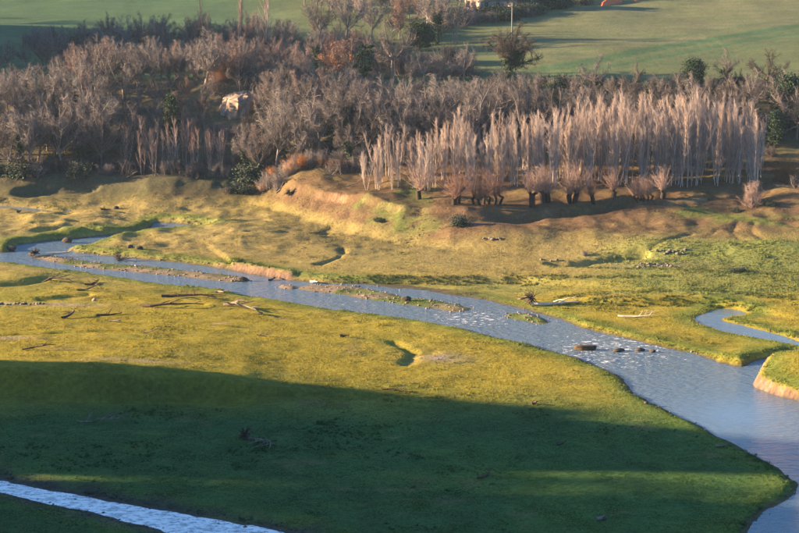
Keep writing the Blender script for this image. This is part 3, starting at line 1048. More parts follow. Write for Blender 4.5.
def bare_tree(seed, h=10.0, spread=1.0, trunk=0.3, limbs=6, twigs=1900, r=0.2, twig_r=0.017, up=0.045, bark='wood_bark', twig='wood_twig', ivy=0, leaves=0, leafmat='copper_leaf', lean=0.0, stems=1, squat=1.0):
    rng = np.random.default_rng(seed)
    S = Segs()
    outer, ivy_pts = [], []
    for st in range(stems):
        d0 = unit(np.array([lean + rng.normal(0, 0.05 + 0.12 * (stems > 1)), rng.normal(0, 0.05 + 0.12 * (stems > 1)), 1.0]))
        p0 = np.array([rng.normal(0, 0.25), rng.normal(0, 0.25), -0.4]) if stems > 1 else np.array([0, 0, -0.4])
        th = h * trunk
        pts, dirs = grow(rng, S, p0, d0, th + 0.4, r / math.sqrt(stems), 4, 0.02, 0.05, 0.75)
        ivy_pts += [(pts[i], pts[i + 1], r * 1.5) for i in range(4)]
        # leader and limbs
        base_n = max(3, limbs // stems)
        for k in range(base_n):
            lead = (k == 0)
            ang = rng.uniform(0.05, 0.3) if lead else rng.uniform(0.55, 1.25) * spread
            az = k * 2.399 + rng.uniform(-0.5, 0.5)
            src = pts[-1] if lead or rng.random() < 0.55 else pts[-2] + (pts[-1] - pts[-2]) * rng.random()
            d = unit(np.array([math.sin(ang) * math.cos(az), math.sin(ang) * math.sin(az), math.cos(ang)]))
            L = (h - th) * (0.8 if lead else rng.uniform(0.55, 0.8))
            lp, ld = grow(rng, S, src, d, L, r * (0.6 if lead else 0.45), 5, up, 0.14, 0.2)
            ivy_pts += [(lp[i], lp[i + 1], r * 0.9) for i in range(2)]
            for j in range(1, 6):
                for c in range(2):
                    pp = lp[j] if j == 5 else lp[j] + (lp[j] - lp[j - 1]) * rng.uniform(-0.5, 0.5)
                    R = unit(rng.normal(0, 1, 3))
                    dd = unit(ld[j] * 0.9 + R * 0.8 * spread + np.array([0, 0, 0.15]))
                    LL = (h - th) * rng.uniform(0.16, 0.32)
                    bp, bd = grow(rng, S, pp, dd, LL, r * 0.17, 3, up, 0.2, 0.35)
                    outer += [(bp[i], bp[i + 1]) for i in range(3)]
            outer += [(lp[i], lp[i + 1]) for i in range(2, 5)]
    P0, P1, R_ = twig_cloud(rng, outer, twigs, 0.04 * h, 0.095 * h, twig_r, upb=0.10, spread=1.0)
    V, T = spike_arrays(P0, P1, R_)
    V = rounded(V, h, squat)
    for arr in (S.a, S.b):
        q = rounded(np.array(arr), h, squat)
        arr[:] = list(q)
    P1 = rounded(P1, h, squat)
    outer = [(rounded(np.array([a]), h, squat)[0], rounded(np.array([b]), h, squat)[0]) for a, b in outer]
    parts = [('trunk', S.mesh('trunk'), bark), ('crown', make_mesh('crown', V, None, T), twig)]
    if ivy:
        A = np.array([i[0] for i in ivy_pts]); B = np.array([i[1] for i in ivy_pts]); RR = np.array([i[2] for i in ivy_pts])
        k = rng.integers(0, len(A), ivy)
        P = A[k] + (B[k] - A[k]) * rng.random((ivy, 1)) + rng.normal(0, 1, (ivy, 3)) * (RR[k][:, None] * 0.9 + 0.08)
        V, T = leaf_arrays(rng, P, 0.16)
        parts.append(('ivy', make_mesh('ivy', V, None, T), 'ivy'))
    if leaves:
        A = np.array([o[0] for o in outer]); B = np.array([o[1] for o in outer])
        k = rng.integers(0, len(A), leaves)
        P = A[k] + (B[k] - A[k]) * rng.random((leaves, 1)) + rng.normal(0, 0.28, (leaves, 3))
        V, T = leaf_arrays(rng, P, 0.12)
        parts.append(('leaves', make_mesh('leaves', V, None, T), leafmat))
    top = max(p[1][2].max() if p[1].ndim > 1 else p[1][2] for p in [(P0, P1)])
    return parts, float(P1[:, 2].max())


def poplar(seed, h=14.0, width=1.0, twigs=1500, bark='poplar_bark', twig='poplar_twig', clean=0.16, stems=1, twig_r=0.016):
    rng = np.random.default_rng(seed)
    S = Segs()
    outer = []
    for st in range(stems):
        d = unit(np.array([rng.normal(0, 0.03 + 0.035 * (stems > 1)), rng.normal(0, 0.03 + 0.035 * (stems > 1)), 1.0]))
        p0 = np.array([rng.normal(0, 0.35), rng.normal(0, 0.35), -0.4]) if stems > 1 else np.array([0, 0, -0.4])
        hh = h * (1 if st == 0 else rng.uniform(0.6, 0.97))
        pts, dirs = grow(rng, S, p0, d, hh * 0.94, 0.095 if stems == 1 else 0.062, 8, 0.05, 0.035, 0.22)
        nb = 32 if stems == 1 else 16
        for k in range(nb):
            t = clean + (0.97 - clean) * (k + rng.random()) / nb
            f = t * 8
            i = min(7, int(f))
            p = pts[i] + (pts[i + 1] - pts[i]) * (f - i)
            az = k * 2.4 + rng.uniform(-0.4, 0.4)
            ang = rng.uniform(0.15, 0.5)
            dd = unit(np.array([math.sin(ang) * math.cos(az), math.sin(ang) * math.sin(az), math.cos(ang)]))
            L = width * h * rng.uniform(0.12, 0.26) * (1.1 - 0.55 * t)
            bp, bd = grow(rng, S, p, dd, L, 0.03 * (1.15 - 0.5 * t), 3, 0.12, 0.10, 0.35)
            outer += [(bp[i], bp[i + 1]) for i in range(3)]
        outer += [(pts[6], pts[7]), (pts[7], pts[8])]
    P0, P1, R_ = twig_cloud(rng, outer, twigs, 0.03 * h, 0.08 * h, twig_r, upb=0.6, spread=0.6, fork=2)
    V, T = spike_arrays(P0, P1, R_)
    return [('trunk', S.mesh('trunk'), bark), ('crown', make_mesh('crown', V, None, T), twig)], float(P1[:, 2].max())


def pollard(seed, stems=1, h=6.0, twigs=900, trunk_h=1.5):
    rng = np.random.default_rng(seed)
    S = Segs()
    heads = []
    stem_segs = []
    for st in range(stems):
        S = Segs()
        stem_segs.append(S)
        x0 = (st - (stems - 1) / 2) * 0.75
        lean = 0.12 * (st - (stems - 1) / 2) + rng.normal(0, 0.08)
        hh = trunk_h * rng.uniform(0.75, 1.05)
        pts, dirs = grow(rng, S, np.array([x0, rng.normal(0, 0.2), -0.3]), unit(np.array([lean, rng.normal(0, 0.08), 1.0])), hh + 0.3, 0.42 if stems < 3 else 0.22, 4, 0.05, 0.05, 0.9)
        for k in range(4 if stems < 3 else 2):
            az = rng.uniform(0, 6.28)
            d = unit(np.array([0.9 * math.cos(az), 0.9 * math.sin(az), 0.9]))
            lp, ld = grow(rng, S, pts[-1] - np.array([0, 0, 0.25]), d, rng.uniform(0.45, 0.9), 0.2 if stems < 3 else 0.13, 2, 0.1, 0.15, 0.7)
            heads.append(lp[-1])
    H = np.array(heads)
    n = 18 * len(heads)
    outer = []
    S2 = Segs()
    for i in range(n):
        p = H[i % len(H)] + rng.normal(0, 0.08, 3)
        az = rng.uniform(0, 6.28)
        ang = min(1.15, abs(rng.normal(0, 0.75)))
        d = unit(np.array([math.sin(ang) * math.cos(az), math.sin(ang) * math.sin(az), math.cos(ang)]))
        bp, bd = grow(rng, S2, p, d, (h - trunk_h) * rng.uniform(0.4, 1.0), 0.024, 3, 0.05, 0.06, 0.3)
        outer += [(bp[j], bp[j + 1]) for j in range(3)]
    P0, P1, R_ = twig_cloud(rng, outer, twigs, 0.3, 0.8, 0.010, upb=0.3, spread=0.9)
    V1, Q1 = prism_arrays(S2.a, S2.b, S2.r0, S2.r1, 3)
    V2, T2 = spike_arrays(P0, P1, R_)
    return [('trunk' if stems == 1 else 'stem', q.mesh('stem', 8), 'dark_bark') for q in stem_segs] + [('crown', make_mesh('crown', np.concatenate([V1, V2]), Q1, T2 + len(V1)), 'pollard_twig')], float(P1[:, 2].max())


def shrub(seed, h=2.5, w=1.6, stems=26, twigs=800, twig='wood_twig', leaves=0):
    rng = np.random.default_rng(seed)
    S = Segs()
    outer = []
    for i in range(stems):
        az = rng.uniform(0, 6.28)
        ang = abs(rng.normal(0, 0.55))
        d = unit(np.array([math.sin(ang) * math.cos(az), math.sin(ang) * math.sin(az), math.cos(ang)]))
        p = np.array([rng.normal(0, w * 0.25), rng.normal(0, w * 0.25), -0.15])
        bp, bd = grow(rng, S, p, d, h * rng.uniform(0.5, 0.85), 0.035, 3, 0.1, 0.15, 0.3)
        outer += [(bp[j], bp[j + 1]) for j in range(3)]
    P0, P1, R_ = twig_cloud(rng, outer, twigs, 0.12 * h, 0.3 * h, 0.014, upb=0.3, spread=0.9)
    V, T = spike_arrays(P0, P1, R_)
    parts = [('stems', S.mesh('stems', 4), 'wood_bark'), ('crown', make_mesh('crown', V, None, T), twig)]
    if leaves:
        A = np.array([o[0] for o in outer]); B = np.array([o[1] for o in outer])
        k = rng.integers(0, len(A), leaves)
        P = A[k] + (B[k] - A[k]) * rng.random((leaves, 1)) + rng.normal(0, 0.16 * w, (leaves, 3))
        P[:, 2] = np.abs(P[:, 2])
        V, T = leaf_arrays(rng, P, 0.13)
        parts.append(('leaves', make_mesh('leaves', V, None, T), 'evergreen'))
    return parts, float(P1[:, 2].max())


def evergreen(seed, h=8.0, w=2.2, leaves=6500, clumps=34, layered=False):
    rng = np.random.default_rng(seed)
    S = Segs()
    pts, dirs = grow(rng, S, np.array([0, 0, -0.4]), unit(np.array([rng.normal(0, 0.05), rng.normal(0, 0.05), 1])), h * 0.92, 0.2, 6, 0.03, 0.05, 0.2)
    P = []
    for k in range(clumps):
        t = 0.15 + 0.85 * (k + rng.random()) / clumps
        f = min(5.99, t * 6)
        i = int(f)
        p = pts[i] + (pts[i + 1] - pts[i]) * (f - i)
        az = k * 2.4 + rng.uniform(-0.5, 0.5)
        prof = math.sin(math.pi * min(0.97, 0.15 + 0.8 * t)) if not layered else (1.05 - t)
        L = w * (0.35 + 0.65 * prof) * rng.uniform(0.6, 1.15)
        d = unit(np.array([math.cos(az), math.sin(az), 0.35 if not layered else 0.0]))
        lp, ld = grow(rng, S, p, d, L, 0.05, 2, 0.05, 0.12, 0.3)
        n = leaves // clumps
        q = lp[1] + (lp[2] - lp[1]) * rng.random((n, 1))
        P.append(q + rng.normal(0, 1, (n, 3)) * np.array([0.42, 0.42, 0.40 if not layered else 0.16]) * (h / 8) * rng.uniform(0.7, 1.25))
    P = np.concatenate(P)
    V, T = leaf_arrays(rng, P, 0.15)
    return [('trunk', S.mesh('trunk'), 'dark_bark'), ('crown', make_mesh('crown', V, None, T), 'evergreen')], float(P[:, 2].max())


PROTO = {}
for k in range(6):
    PROTO['poplar%d' % k] = poplar(100 + k, 14.0, (0.8, 1.15, 0.7, 0.95, 0.65, 0.85)[k], (950, 800, 1050, 900, 1250, 1100)[k], clean=(0.12, 0.32, 0.14, 0.22, 0.2, 0.1)[k], stems=(3, 1, 4, 2, 5, 3)[k], twig_r=0.013)
for k in range(4):
    PROTO['slim%d' % k] = poplar(140 + k, 10.0, 1.4, 900, bark='poplar_bark', twig='pink_twig', clean=0.2, stems=(2, 3, 1, 2)[k])
for k in range(7):
    PROTO['round%d' % k] = bare_tree(200 + k, 10.0, (0.9, 1.1, 0.8, 1.0, 1.2, 0.85, 1.0)[k], (0.28, 0.2, 0.3, 0.24, 0.22, 0.3, 0.15)[k], 8, 1800, 0.23, stems=(1, 1, 1, 2, 1, 1, 3)[k])
for k in range(3):
    PROTO['rosy%d' % k] = bare_tree(230 + k, 8.0, 0.85, 0.15, 8, 2200, 0.14, twig='pink_twig', stems=(2, 3, 1)[k], up=0.09)
for k in range(3):
    PROTO['ivied%d' % k] = bare_tree(250 + k, 10.0, 0.9, 0.4, 6, 1200, 0.2, ivy=2600)
PROTO['great_oak'] = bare_tree(270, 13.0, 1.15, 0.34, 11, 3400, 0.42, twig_r=0.026, ivy=6500, squat=1.3, bark='dark_bark', twig='dark_twig')
PROTO['spreading_oak'] = bare_tree(271, 13.0, 1.2, 0.3, 9, 2600, 0.38, twig_r=0.024, squat=1.2)
PROTO['copper'] = bare_tree(272, 8.0, 1.2, 0.25, 7, 1300, 0.18, leaves=2600)
PROTO['gnarly'] = bare_tree(273, 9.0, 1.2, 0.4, 7, 1300, 0.22, up=0.02, bark='dark_bark', twig='dark_twig')
for k in range(7):
    PROTO['pollard%d' % k] = pollard(300 + k, (1, 2, 1, 1, 2, 1, 2)[k], (6.5, 6.5, 5.6, 7.2, 6.0, 5.2, 6.8)[k], (900, 1100, 700, 1000, 800, 600, 900)[k], (1.5, 1.3, 1.7, 1.2, 1.6, 1.1, 1.4)[k])
PROTO['coppice'] = pollard(310, 6, 6.0, 1300, 1.1)
for k in range(4):
    PROTO['shrub%d' % k] = shrub(320 + k, 2.6, 1.6 + 0.3 * k, 28, 850)
PROTO['orange_shrub'] = shrub(330, 5.0, 2.6, 40, 1600, 'orange_twig')
PROTO['pink_shrub'] = shrub(331, 3.2, 2.0, 30, 1000, 'pink_twig')
for k in range(2):
    PROTO['dark_shrub%d' % k] = shrub(340 + k, 2.6, 2.2, 24, 350, 'wood_twig', leaves=2200)
PROTO['evergreen0'] = evergreen(350, 8.0, 2.6)
PROTO['evergreen1'] = evergreen(351, 9.0, 1.6, 5000, 30)
PROTO['layered'] = evergreen(352, 7.0, 3.4, 4200, 26, True)

rnd = random.Random(11)


def plant(kind, name, x, y, h, label, cat, group=None, wide=1.0, rz=None, sink=0.0):
    parts, ph = PROTO[kind]
    s = h / ph
    z = float(gz_fast(np.array([x]), np.array([y]))[0][0]) - sink
    e = thing(name, (x, y, z), label, cat, group, rnd.uniform(0, 6.28) if rz is None else rz, (s * wide, s * wide, s))
    for pn, me, mt in parts:
        o = link(pn, me, M[mt], e)
        if pn == 'stems':
            o['kind'] = 'stuff'
    return e


def at(u, D, v=150.0):
    return float(azim(u, v)) * D, D


def plant_px(kind, name, u, vtop, D, label, cat, group=None, wide=1.0, rz=None, hmin=1.0):
    """a tree standing at distance D whose tip reaches photo row vtop"""
    x, y = at(u, D)
    z = float(gz_fast(np.array([x]), np.array([y]))[0][0])
    h = max(hmin, sight_z(vtop, D) - z)
    return plant(kind, name, x, y, h, label, cat, group, wide, rz)


# --- the poplar plantation
POP_U = [358, 366, 380, 400, 430, 440, 460, 480, 505, 520, 545, 560, 590, 620, 640, 660, 690, 705, 730, 745, 758, 768]
POP_V = [140, 122, 124, 126, 126, 115, 99, 116, 103, 100, 97, 98, 92, 85, 84, 92, 82, 90, 89, 93, 106, 130]
_ones = ['', 'first', 'second', 'third', 'fourth', 'fifth', 'sixth', 'seventh', 'eighth', 'ninth', 'tenth', 'eleventh', 'twelfth', 'thirteenth', 'fourteenth', 'fifteenth', 'sixteenth', 'seventeenth', 'eighteenth', 'nineteenth']
_tens = {2: ('twentieth', 'twenty'), 3: ('thirtieth', 'thirty'), 4: ('fortieth', 'forty'), 5: ('fiftieth', 'fifty')}


def nth(i):
    i += 1
    if i < 20:
        return _ones[i]
    t, o = divmod(i, 10)
    return _tens[t][0] if o == 0 else _tens[t][1] + '-' + _ones[o]


for row, (D0, n, dv) in enumerate(((255.0, 44, 10), (258.0, 44, 4), (261.5, 42, 0), (265.5, 38, 0))):
    for i in range(n):
        u = 361 + (766 - 361) * (i + 0.5) / n + rnd.uniform(-5, 5)
        vt = float(np.interp(u, POP_U, POP_V)) + rnd.uniform(-5, 24) + dv
        if row == 0:
            lab = '%s pale bare poplar from the left in the front row behind the pollards' % nth(i)
            grp = 'front row poplars of the plantation'
        elif row == 3:
            lab = 'pale bare poplar, %s from the left in the back row of the plantation' % nth(i)
            grp = 'back row poplars of the plantation'
        else:
            lab = 'pale bare poplar, %s from the left in the %s row of the plantation' % (nth(i), ('second', 'third')[row - 1])
            grp = 'inner poplars of the plantation'
        plant_px('poplar%d' % rnd.randrange(6), 'poplar_tree', u, vt, D0 + rnd.uniform(-0.8, 0.8), lab, 'tree', grp, rnd.uniform(0.85, 1.2))

# --- pollards and coppice stools before the plantation
for (u, v, kind, h, lab) in (
        (419, 199.5, 'pollard0', 6.0, 'leftmost dark pollard stump with a side knob and thin pink shoots'),
        (456, 204.5, 'pollard1', 6.5, 'forked dark pollard stump left of the many-stemmed coppice stool'),
        (487, 204.5, 'coppice', 6.0, 'wide many-stemmed dark coppice stool between two pollards'),
        (531, 206.5, 'pollard2', 6.5, 'narrow dark pollard stump leaning right at the edge of the shaded bank'),
        (546, 203, 'pollard4', 5.8, 'thick double-trunked dark pollard stump left of the shaded bank'),
        (572, 202.5, 'pollard6', 6.4, 'pair of close dark pollard stems above the shaded bank'),
        (593, 202.5, 'pollard3', 5.4, 'squat broad-headed pollard stump above the middle of the shaded bank'),
        (613, 198, 'pollard5', 4.6, 'small short pollard stump standing farther back among the poplars'),
        (642, 204, 'coppice', 4.2, 'low dark coppice clump on the shaded bank'),
        (662, 199, 'pollard5', 5.0, 'rightmost small pollard stump behind the shaded bank')):
    x, y, z = ground_px(u, v)
    plant(kind, 'pollard_tree', x, y, h, lab, 'tree', 'pollards in front of the poplar plantation', 1.05, rnd.uniform(-0.4, 0.4))

# --- the woods on the bluff, left and middle
CAN_U = [-40, 0, 30, 60, 90, 130, 180, 250, 300, 330, 360, 400, 440, 480, 540, 640, 800]
CAN_V = [70, 66, 64, 52, 42, 34, 30, 30, 36, 50, 62, 70, 72, 72, 70, 72, 68]


def wood(u0, u1, D0, D1, n, kinds, name, look, where, group, cat='tree', vlo=0, vhi=34, hcap=(6.5, 11.5), gap=2.6):
    done = []
    tries = 0
    while len(done) < n and tries < n * 40:
        tries += 1
        u = rnd.uniform(u0, u1)
        D = rnd.uniform(D0, D1)
        x, y = at(u, D)
        if any((x - a[2]) ** 2 + (y - a[3]) ** 2 < gap ** 2 for a in done):
            continue
        z = float(gz_fast(np.array([x]), np.array([y]))[0][0])
        vt = float(np.interp(u, CAN_U, CAN_V)) + rnd.uniform(vlo, vhi)
        if abs(u - 236) < 30 and D < 296:
            vt = max(vt, 122)
        h = min(sight_z(vt, D) - z, rnd.uniform(*hcap))
        if 130 < u < 236 and 284 < D < 300:
            h = min(h, rnd.uniform(3.2, 5.0))
        if h < 2.2:
            continue
        done.append((D, u, x, y, h))
    done.sort()
    ranks = ['front', 'second', 'third', 'rear']
    nr = 1 if n < 16 else (2 if n < 40 else (3 if n < 55 else 4))
    names = {1: ['only'], 2: ['front', 'rear'], 3: ['front', 'middle', 'rear'], 4: ['front', 'second', 'third', 'rear']}[nr]
    per = -(-len(done) // nr)
    for r_ in range(nr):
        rank = sorted(done[r_ * per:(r_ + 1) * per], key=lambda t: t[1])
        for i, (D, u, x, y, h) in enumerate(rank):
            lab = '%s, %s from the left in the %s rank %s' % (look, nth(i), names[r_], where) if nr > 1 else '%s, %s from the left %s' % (look, nth(i), where)
            plant(rnd.choice(kinds), name, x, y, h, lab, cat, group, rnd.uniform(0.85, 1.15))


R7 = ['round%d' % k for k in range(7)]
wood(-30, 90, 304, 322, 26, ['round0', 'round2', 'round4', 'rosy2'], 'bare_tree', 'dusky bare tree', 'above the far left wood', 'dusky trees above the far left wood', vlo=-6, vhi=14, hcap=(6, 10))
wood(-25, 135, 277, 306, 66, R7 + ['ivied2', 'slim1'], 'bare_tree', 'bare tree', 'of the far left wood', 'bare trees of the far left wood')
wood(135, 240, 286, 310, 50, R7 + ['rosy0', 'rosy1'], 'bare_tree', 'bare brown tree', 'above the slender stems', 'bare trees left of the white outcrop')
wood(240, 360, 272, 306, 74, R7 + ['rosy0', 'ivied0', 'ivied2'], 'bare_tree', 'bare tree', 'between outcrop and poplars', 'bare trees right of the white outcrop')
wood(360, 480, 270, 306, 58, R7 + ['ivied1'], 'bare_tree', 'bare grey tree', 'behind the left poplars', 'bare trees behind the left poplars')
wood(125, 225, 275, 285, 26, ['slim%d' % k for k in range(4)], 'slender_tree', 'slender pale tree', 'at the wood edge', 'slender trees at the wood edge', vlo=60, vhi=90, hcap=(5.5, 8.5), gap=1.8)
wood(95, 310, 306, 330, 34, ['rosy0', 'rosy1', 'rosy2', 'round2'], 'rosy_tree', 'rosy bare tree', 'below the green field', 'rosy trees along the top of the wood', vlo=-14, vhi=6, hcap=(4.5, 8.0))
wood(70, 330, 330, 350, 46, ['round0', 'round2', 'round3', 'round5', 'round6', 'rosy2'], 'slope_tree', 'tall grey tree', 'above the wood', 'grey trees climbing the slope above the wood', vlo=-24, vhi=-4, hcap=(6.5, 10.0))
wood(-30, 75, 322, 340, 20, ['round0', 'round2', 'round4', 'round6'], 'slope_tree', 'dusky tall tree', 'below the top field', 'dusky trees below the top left field', vlo=-30, vhi=-8, hcap=(6, 9.5))
wood(470, 812, 274, 305, 92, ['round0', 'round3', 'round6', 'round5', 'round1', 'ivied0', 'ivied1', 'gnarly'], 'hedge_tree', 'dark bare tree', 'of the hedge belt', 'dark trees of the hedge belt', vlo=-4, vhi=22, hcap=(5.5, 10.5))


def shrubs(u0, u1, D0, D1, n, kinds, h0, h1, name, label, group):
    for i in range(n):
        u = u0 + (u1 - u0) * (i + rnd.random()) / n
        x, y = at(u, rnd.uniform(D0, D1), 180)
        plant(rnd.choice(kinds), name, x, y, rnd.uniform(h0, h1), '%s, %s from the left' % (label, nth(i)), 'shrub', group, rnd.uniform(0.9, 1.4))


SH = ['shrub%d' % k for k in range(4)]
shrubs(-20, 150, 274, 280, 30, SH + ['dark_shrub0'], 1.6, 3.0, 'thicket_shrub', 'low brown shrub at the foot of the left wood', 'shrubs at the foot of the left wood')
shrubs(150, 262, 273, 279, 20, SH + ['pink_shrub'], 1.4, 2.8, 'thicket_shrub', 'low reddish shrub at the foot of the slender trees', 'shrubs below the slender trees')
shrubs(262, 362, 264, 270, 22, SH + ['orange_shrub'], 1.5, 3.0, 'thicket_shrub', 'low brown shrub at the wood foot before the poplars', 'shrubs at the foot of the middle wood')
shrubs(420, 800, 278, 286, 46, ['dark_shrub0', 'dark_shrub1', 'shrub1', 'shrub3'], 2.2, 4.2, 'hedge_shrub', 'dark hedge shrub in the belt behind the poplar tops', 'hedge shrubs behind the poplars')
shrubs(430, 790, 303, 308, 40, ['dark_shrub0', 'dark_shrub1', 'shrub0'], 1.4, 2.6, 'hedge_shrub', 'low hedge shrub along the lower edge of the hill field', 'hedge shrubs along the hill field')
shrubs(470, 770, 268, 272, 26, SH, 1.2, 2.4, 'undergrowth_shrub', 'low twiggy shrub between the poplar trunks', 'undergrowth among the poplars')

# --- single trees that can be picked out
for (kind, name, u, vt, D, wide, lab, cat) in (
        ('great_oak', 'ivy_clad_oak', 506, 20, 312, 1.15, 'large ivy-clad oak with spreading crown standing alone before the hill field', 'tree'),
        ('round4', 'field_tree', 463, 40, 314, 1.0, 'small round bare tree left of the large ivy-clad oak', 'tree'),
        ('spreading_oak', 'bare_oak', 393, 14, 316, 0.85, 'tall bare oak with dark forked trunk before the light grass patch', 'tree'),
        ('round1', 'bare_tree', 424, 44, 314, 0.8, 'thin bare tree with two stems right of the dark forked oak', 'tree'),
        ('layered', 'layered_conifer', 363, 44, 312, 0.8, 'dark conifer with flat layered branches left of the forked oak', 'tree'),
        ('copper', 'copper_leaved_oak', 337, 40, 312, 1.2, 'low oak still holding copper brown leaves', 'tree'),
        ('rosy2', 'round_rosy_tree', 350, 28, 324, 1.3, 'round rosy bare tree behind the copper-leaved oak', 'tree'),
        ('rosy1', 'round_rosy_tree', 330, 32, 326, 1.2, 'pinkish bare tree behind and left of the copper-leaved oak', 'tree'),
        ('ivied0', 'ivy_clad_tree', 318, 22, 316, 0.6, 'narrow tree wrapped in dark ivy beside the sloping path', 'tree'),
        ('ivied1', 'ivy_clad_tree', 436, -12, 352, 0.9, 'tall dark ivy-covered tree at the top left of the house', 'tree'),
        ('evergreen0', 'evergreen_bush', 419, 20, 345, 1.5, 'dark rounded evergreen bush left of the tall ivy tree', 'bush'),
        ('round2', 'hilltop_tree', 322, -14, 348, 0.9, 'bare tree with forked stem at the top edge above the ivied column', 'tree'),
        ('round5', 'hilltop_tree', 345, -18, 346, 0.9, 'bare tree with broad forked crown cut by the top edge', 'tree'),
        ('round0', 'hilltop_tree', 372, -10, 356, 1.0, 'bare hazy tree at the top edge right of the forked pair', 'tree'),
        ('rosy0', 'hilltop_tree', 398, -10, 360, 1.2, 'bare purple-brown tree at the top edge above the oak', 'tree'),
        ('round3', 'hilltop_tree', 455, -20, 352, 0.8, 'bare tree left beside the pink house at the top edge', 'tree'),
        ('slim0', 'slim_field_tree', 212, -6, 330, 0.7, 'pale slim bare tree against the green field, left of the others', 'tree'),
        ('slim2', 'slim_field_tree', 241, -12, 332, 0.7, 'pale slim bare tree against the green field, in the middle', 'tree'),
        ('slim1', 'slim_field_tree', 266, -10, 330, 1.1, 'pale bushy bare tree against the green field, right of the others', 'tree'),
        ('spreading_oak', 'old_oak', 206, 26, 298, 0.95, 'big old oak with long low limbs above the white outcrop', 'tree'),
        ('evergreen1', 'dark_conifer', 172, 88, 283, 0.7, 'small dark conifer above the slender pale trees', 'tree'),
        ('ivied2', 'ivy_clad_tree', 19, 104, 278, 0.8, 'dark ivy-clad tree at the left end of the wood edge', 'tree'),
        ('ivied0', 'ivy_clad_tree', 246, 122, 276, 0.6, 'dark ivy-covered trunk above the dark bush below the outcrop', 'tree'),
        ('ivied1', 'ivy_clad_tree', 285, 118, 274, 0.9, 'leaning tree with green ivy right of the dark bush', 'tree'),
        ('ivied2', 'ivy_clad_tree', 312, 100, 276, 0.8, 'ivy-streaked tree in the middle of the wood', 'tree'),
        ('ivied0', 'ivy_clad_tree', 352, 122, 266, 1.1, 'ivy-clad tree at the left end of the poplar plantation', 'tree'),
        ('ivied1', 'ivy_clad_tree', 418, 96, 272, 0.9, 'ivy-streaked tree showing above the left poplars', 'tree'),
        ('ivied2', 'ivy_clad_tree', 375, 88, 274, 0.9, 'ivy-streaked tree behind the leftmost poplars', 'tree'),
        ('evergreen0', 'evergreen_tree', 690, 56, 305, 1.3, 'dark double-topped evergreen on the hedge line below the field', 'tree'),
        ('ivied1', 'ivy_clad_tree', 725, 46, 303, 0.8, 'dark upright many-stemmed tree right of the double-topped evergreen', 'tree'),
        ('ivied0', 'ivy_clad_tree', 636, 58, 304, 0.6, 'small leaning ivy tree on the hedge line left of the evergreen', 'tree'),
        ('round4', 'field_edge_tree', 592, 52, 306, 1.1, 'round bare tree on the lower edge of the hill field', 'tree'),
        ('gnarly', 'gnarly_tree', 764, 46, 300, 1.1, 'gnarly dark tree with twisted crown above the right end of the poplars', 'tree'),
        ('evergreen0', 'evergreen_tree', 786, 70, 286, 1.2, 'big dark evergreen at the right edge above the orange shrub', 'tree'),
        ('evergreen1', 'evergreen_tree', 775, 106, 272, 1.2, 'dark narrow evergreen right of the last poplar', 'tree'),
        ('evergreen1', 'evergreen_tree', 803, 96, 278, 1.3, 'dark evergreen cut by the right edge of the picture', 'tree'),
        ('evergreen1', 'evergreen_bush', 553, 80, 290, 1.4, 'dark evergreen bush in the hedge right of the ivy-clad oak', 'bush'),
        ('dark_shrub1', 'evergreen_bush', 495, 74, 312, 1.4, 'dark bush at the foot of the ivy-clad oak', 'bush'),
        ('orange_shrub', 'orange_shrub', 786, 152, 256, 1.1, 'tall orange-brown twiggy shrub at the right end of the plantation', 'shrub'),
        ('pink_shrub', 'pink_shrub', 757, 178, 247, 0.9, 'pinkish twiggy shrub on the grass right of the plantation', 'shrub'),
        ('shrub2', 'bare_shrub', 798, 172, 252, 1.3, 'brown bare shrub at the right edge beside the orange one', 'shrub'),
        ('dark_shrub0', 'dark_bush', 250, 160, 272, 1.2, 'dark green bush at the wood foot below the ivy trunk', 'bush'),
        ('evergreen0', 'dark_bush', 258, 150, 274, 1.0, 'dark evergreen growing behind the dark bush at the wood foot', 'bush')):
    plant_px(kind, name, u, vt, D, lab, cat, None, wide)
for (u, v, kind, h, wide, lab) in (
        (243, 192, 'dark_shrub1', 1.7, 1.9, 'dark sprawling bramble heap in the hollow below the ivy trunk'),
        (228, 193, 'shrub1', 1.2, 1.5, 'grey twiggy bramble left of the dark bramble heap'),
        (461, 226, 'dark_shrub0', 1.6, 1.2, 'round dark bush in the gully between two brown mounds'),
        (380, 222, 'dark_shrub1', 0.7, 2.0, 'low green bush patch on the eroded slope'),
        (750, 208, 'pink_shrub', 2.6, 1.0, 'pale leaning shrub on the bank at the far right'),
        (770, 206, 'dark_shrub1', 1.0, 1.6, 'low dark bush right of the pale leaning shrub'),
        (735, 212, 'dark_shrub0', 0.7, 1.6, 'low dark bush left of the pale leaning shrub'),
        (738, 272, 'dark_shrub1', 0.7, 2.4, 'low green bush below the stony bank at the right'),
        (585, 256, 'shrub0', 0.8, 1.3, 'grey scrub at the left end of the dark hollow')):
    x, y, z = ground_px(u, v)
    plant(kind, 'low_bush', x, y, h, lab, 'bush', 'low bushes on the terrace slopes', wide)

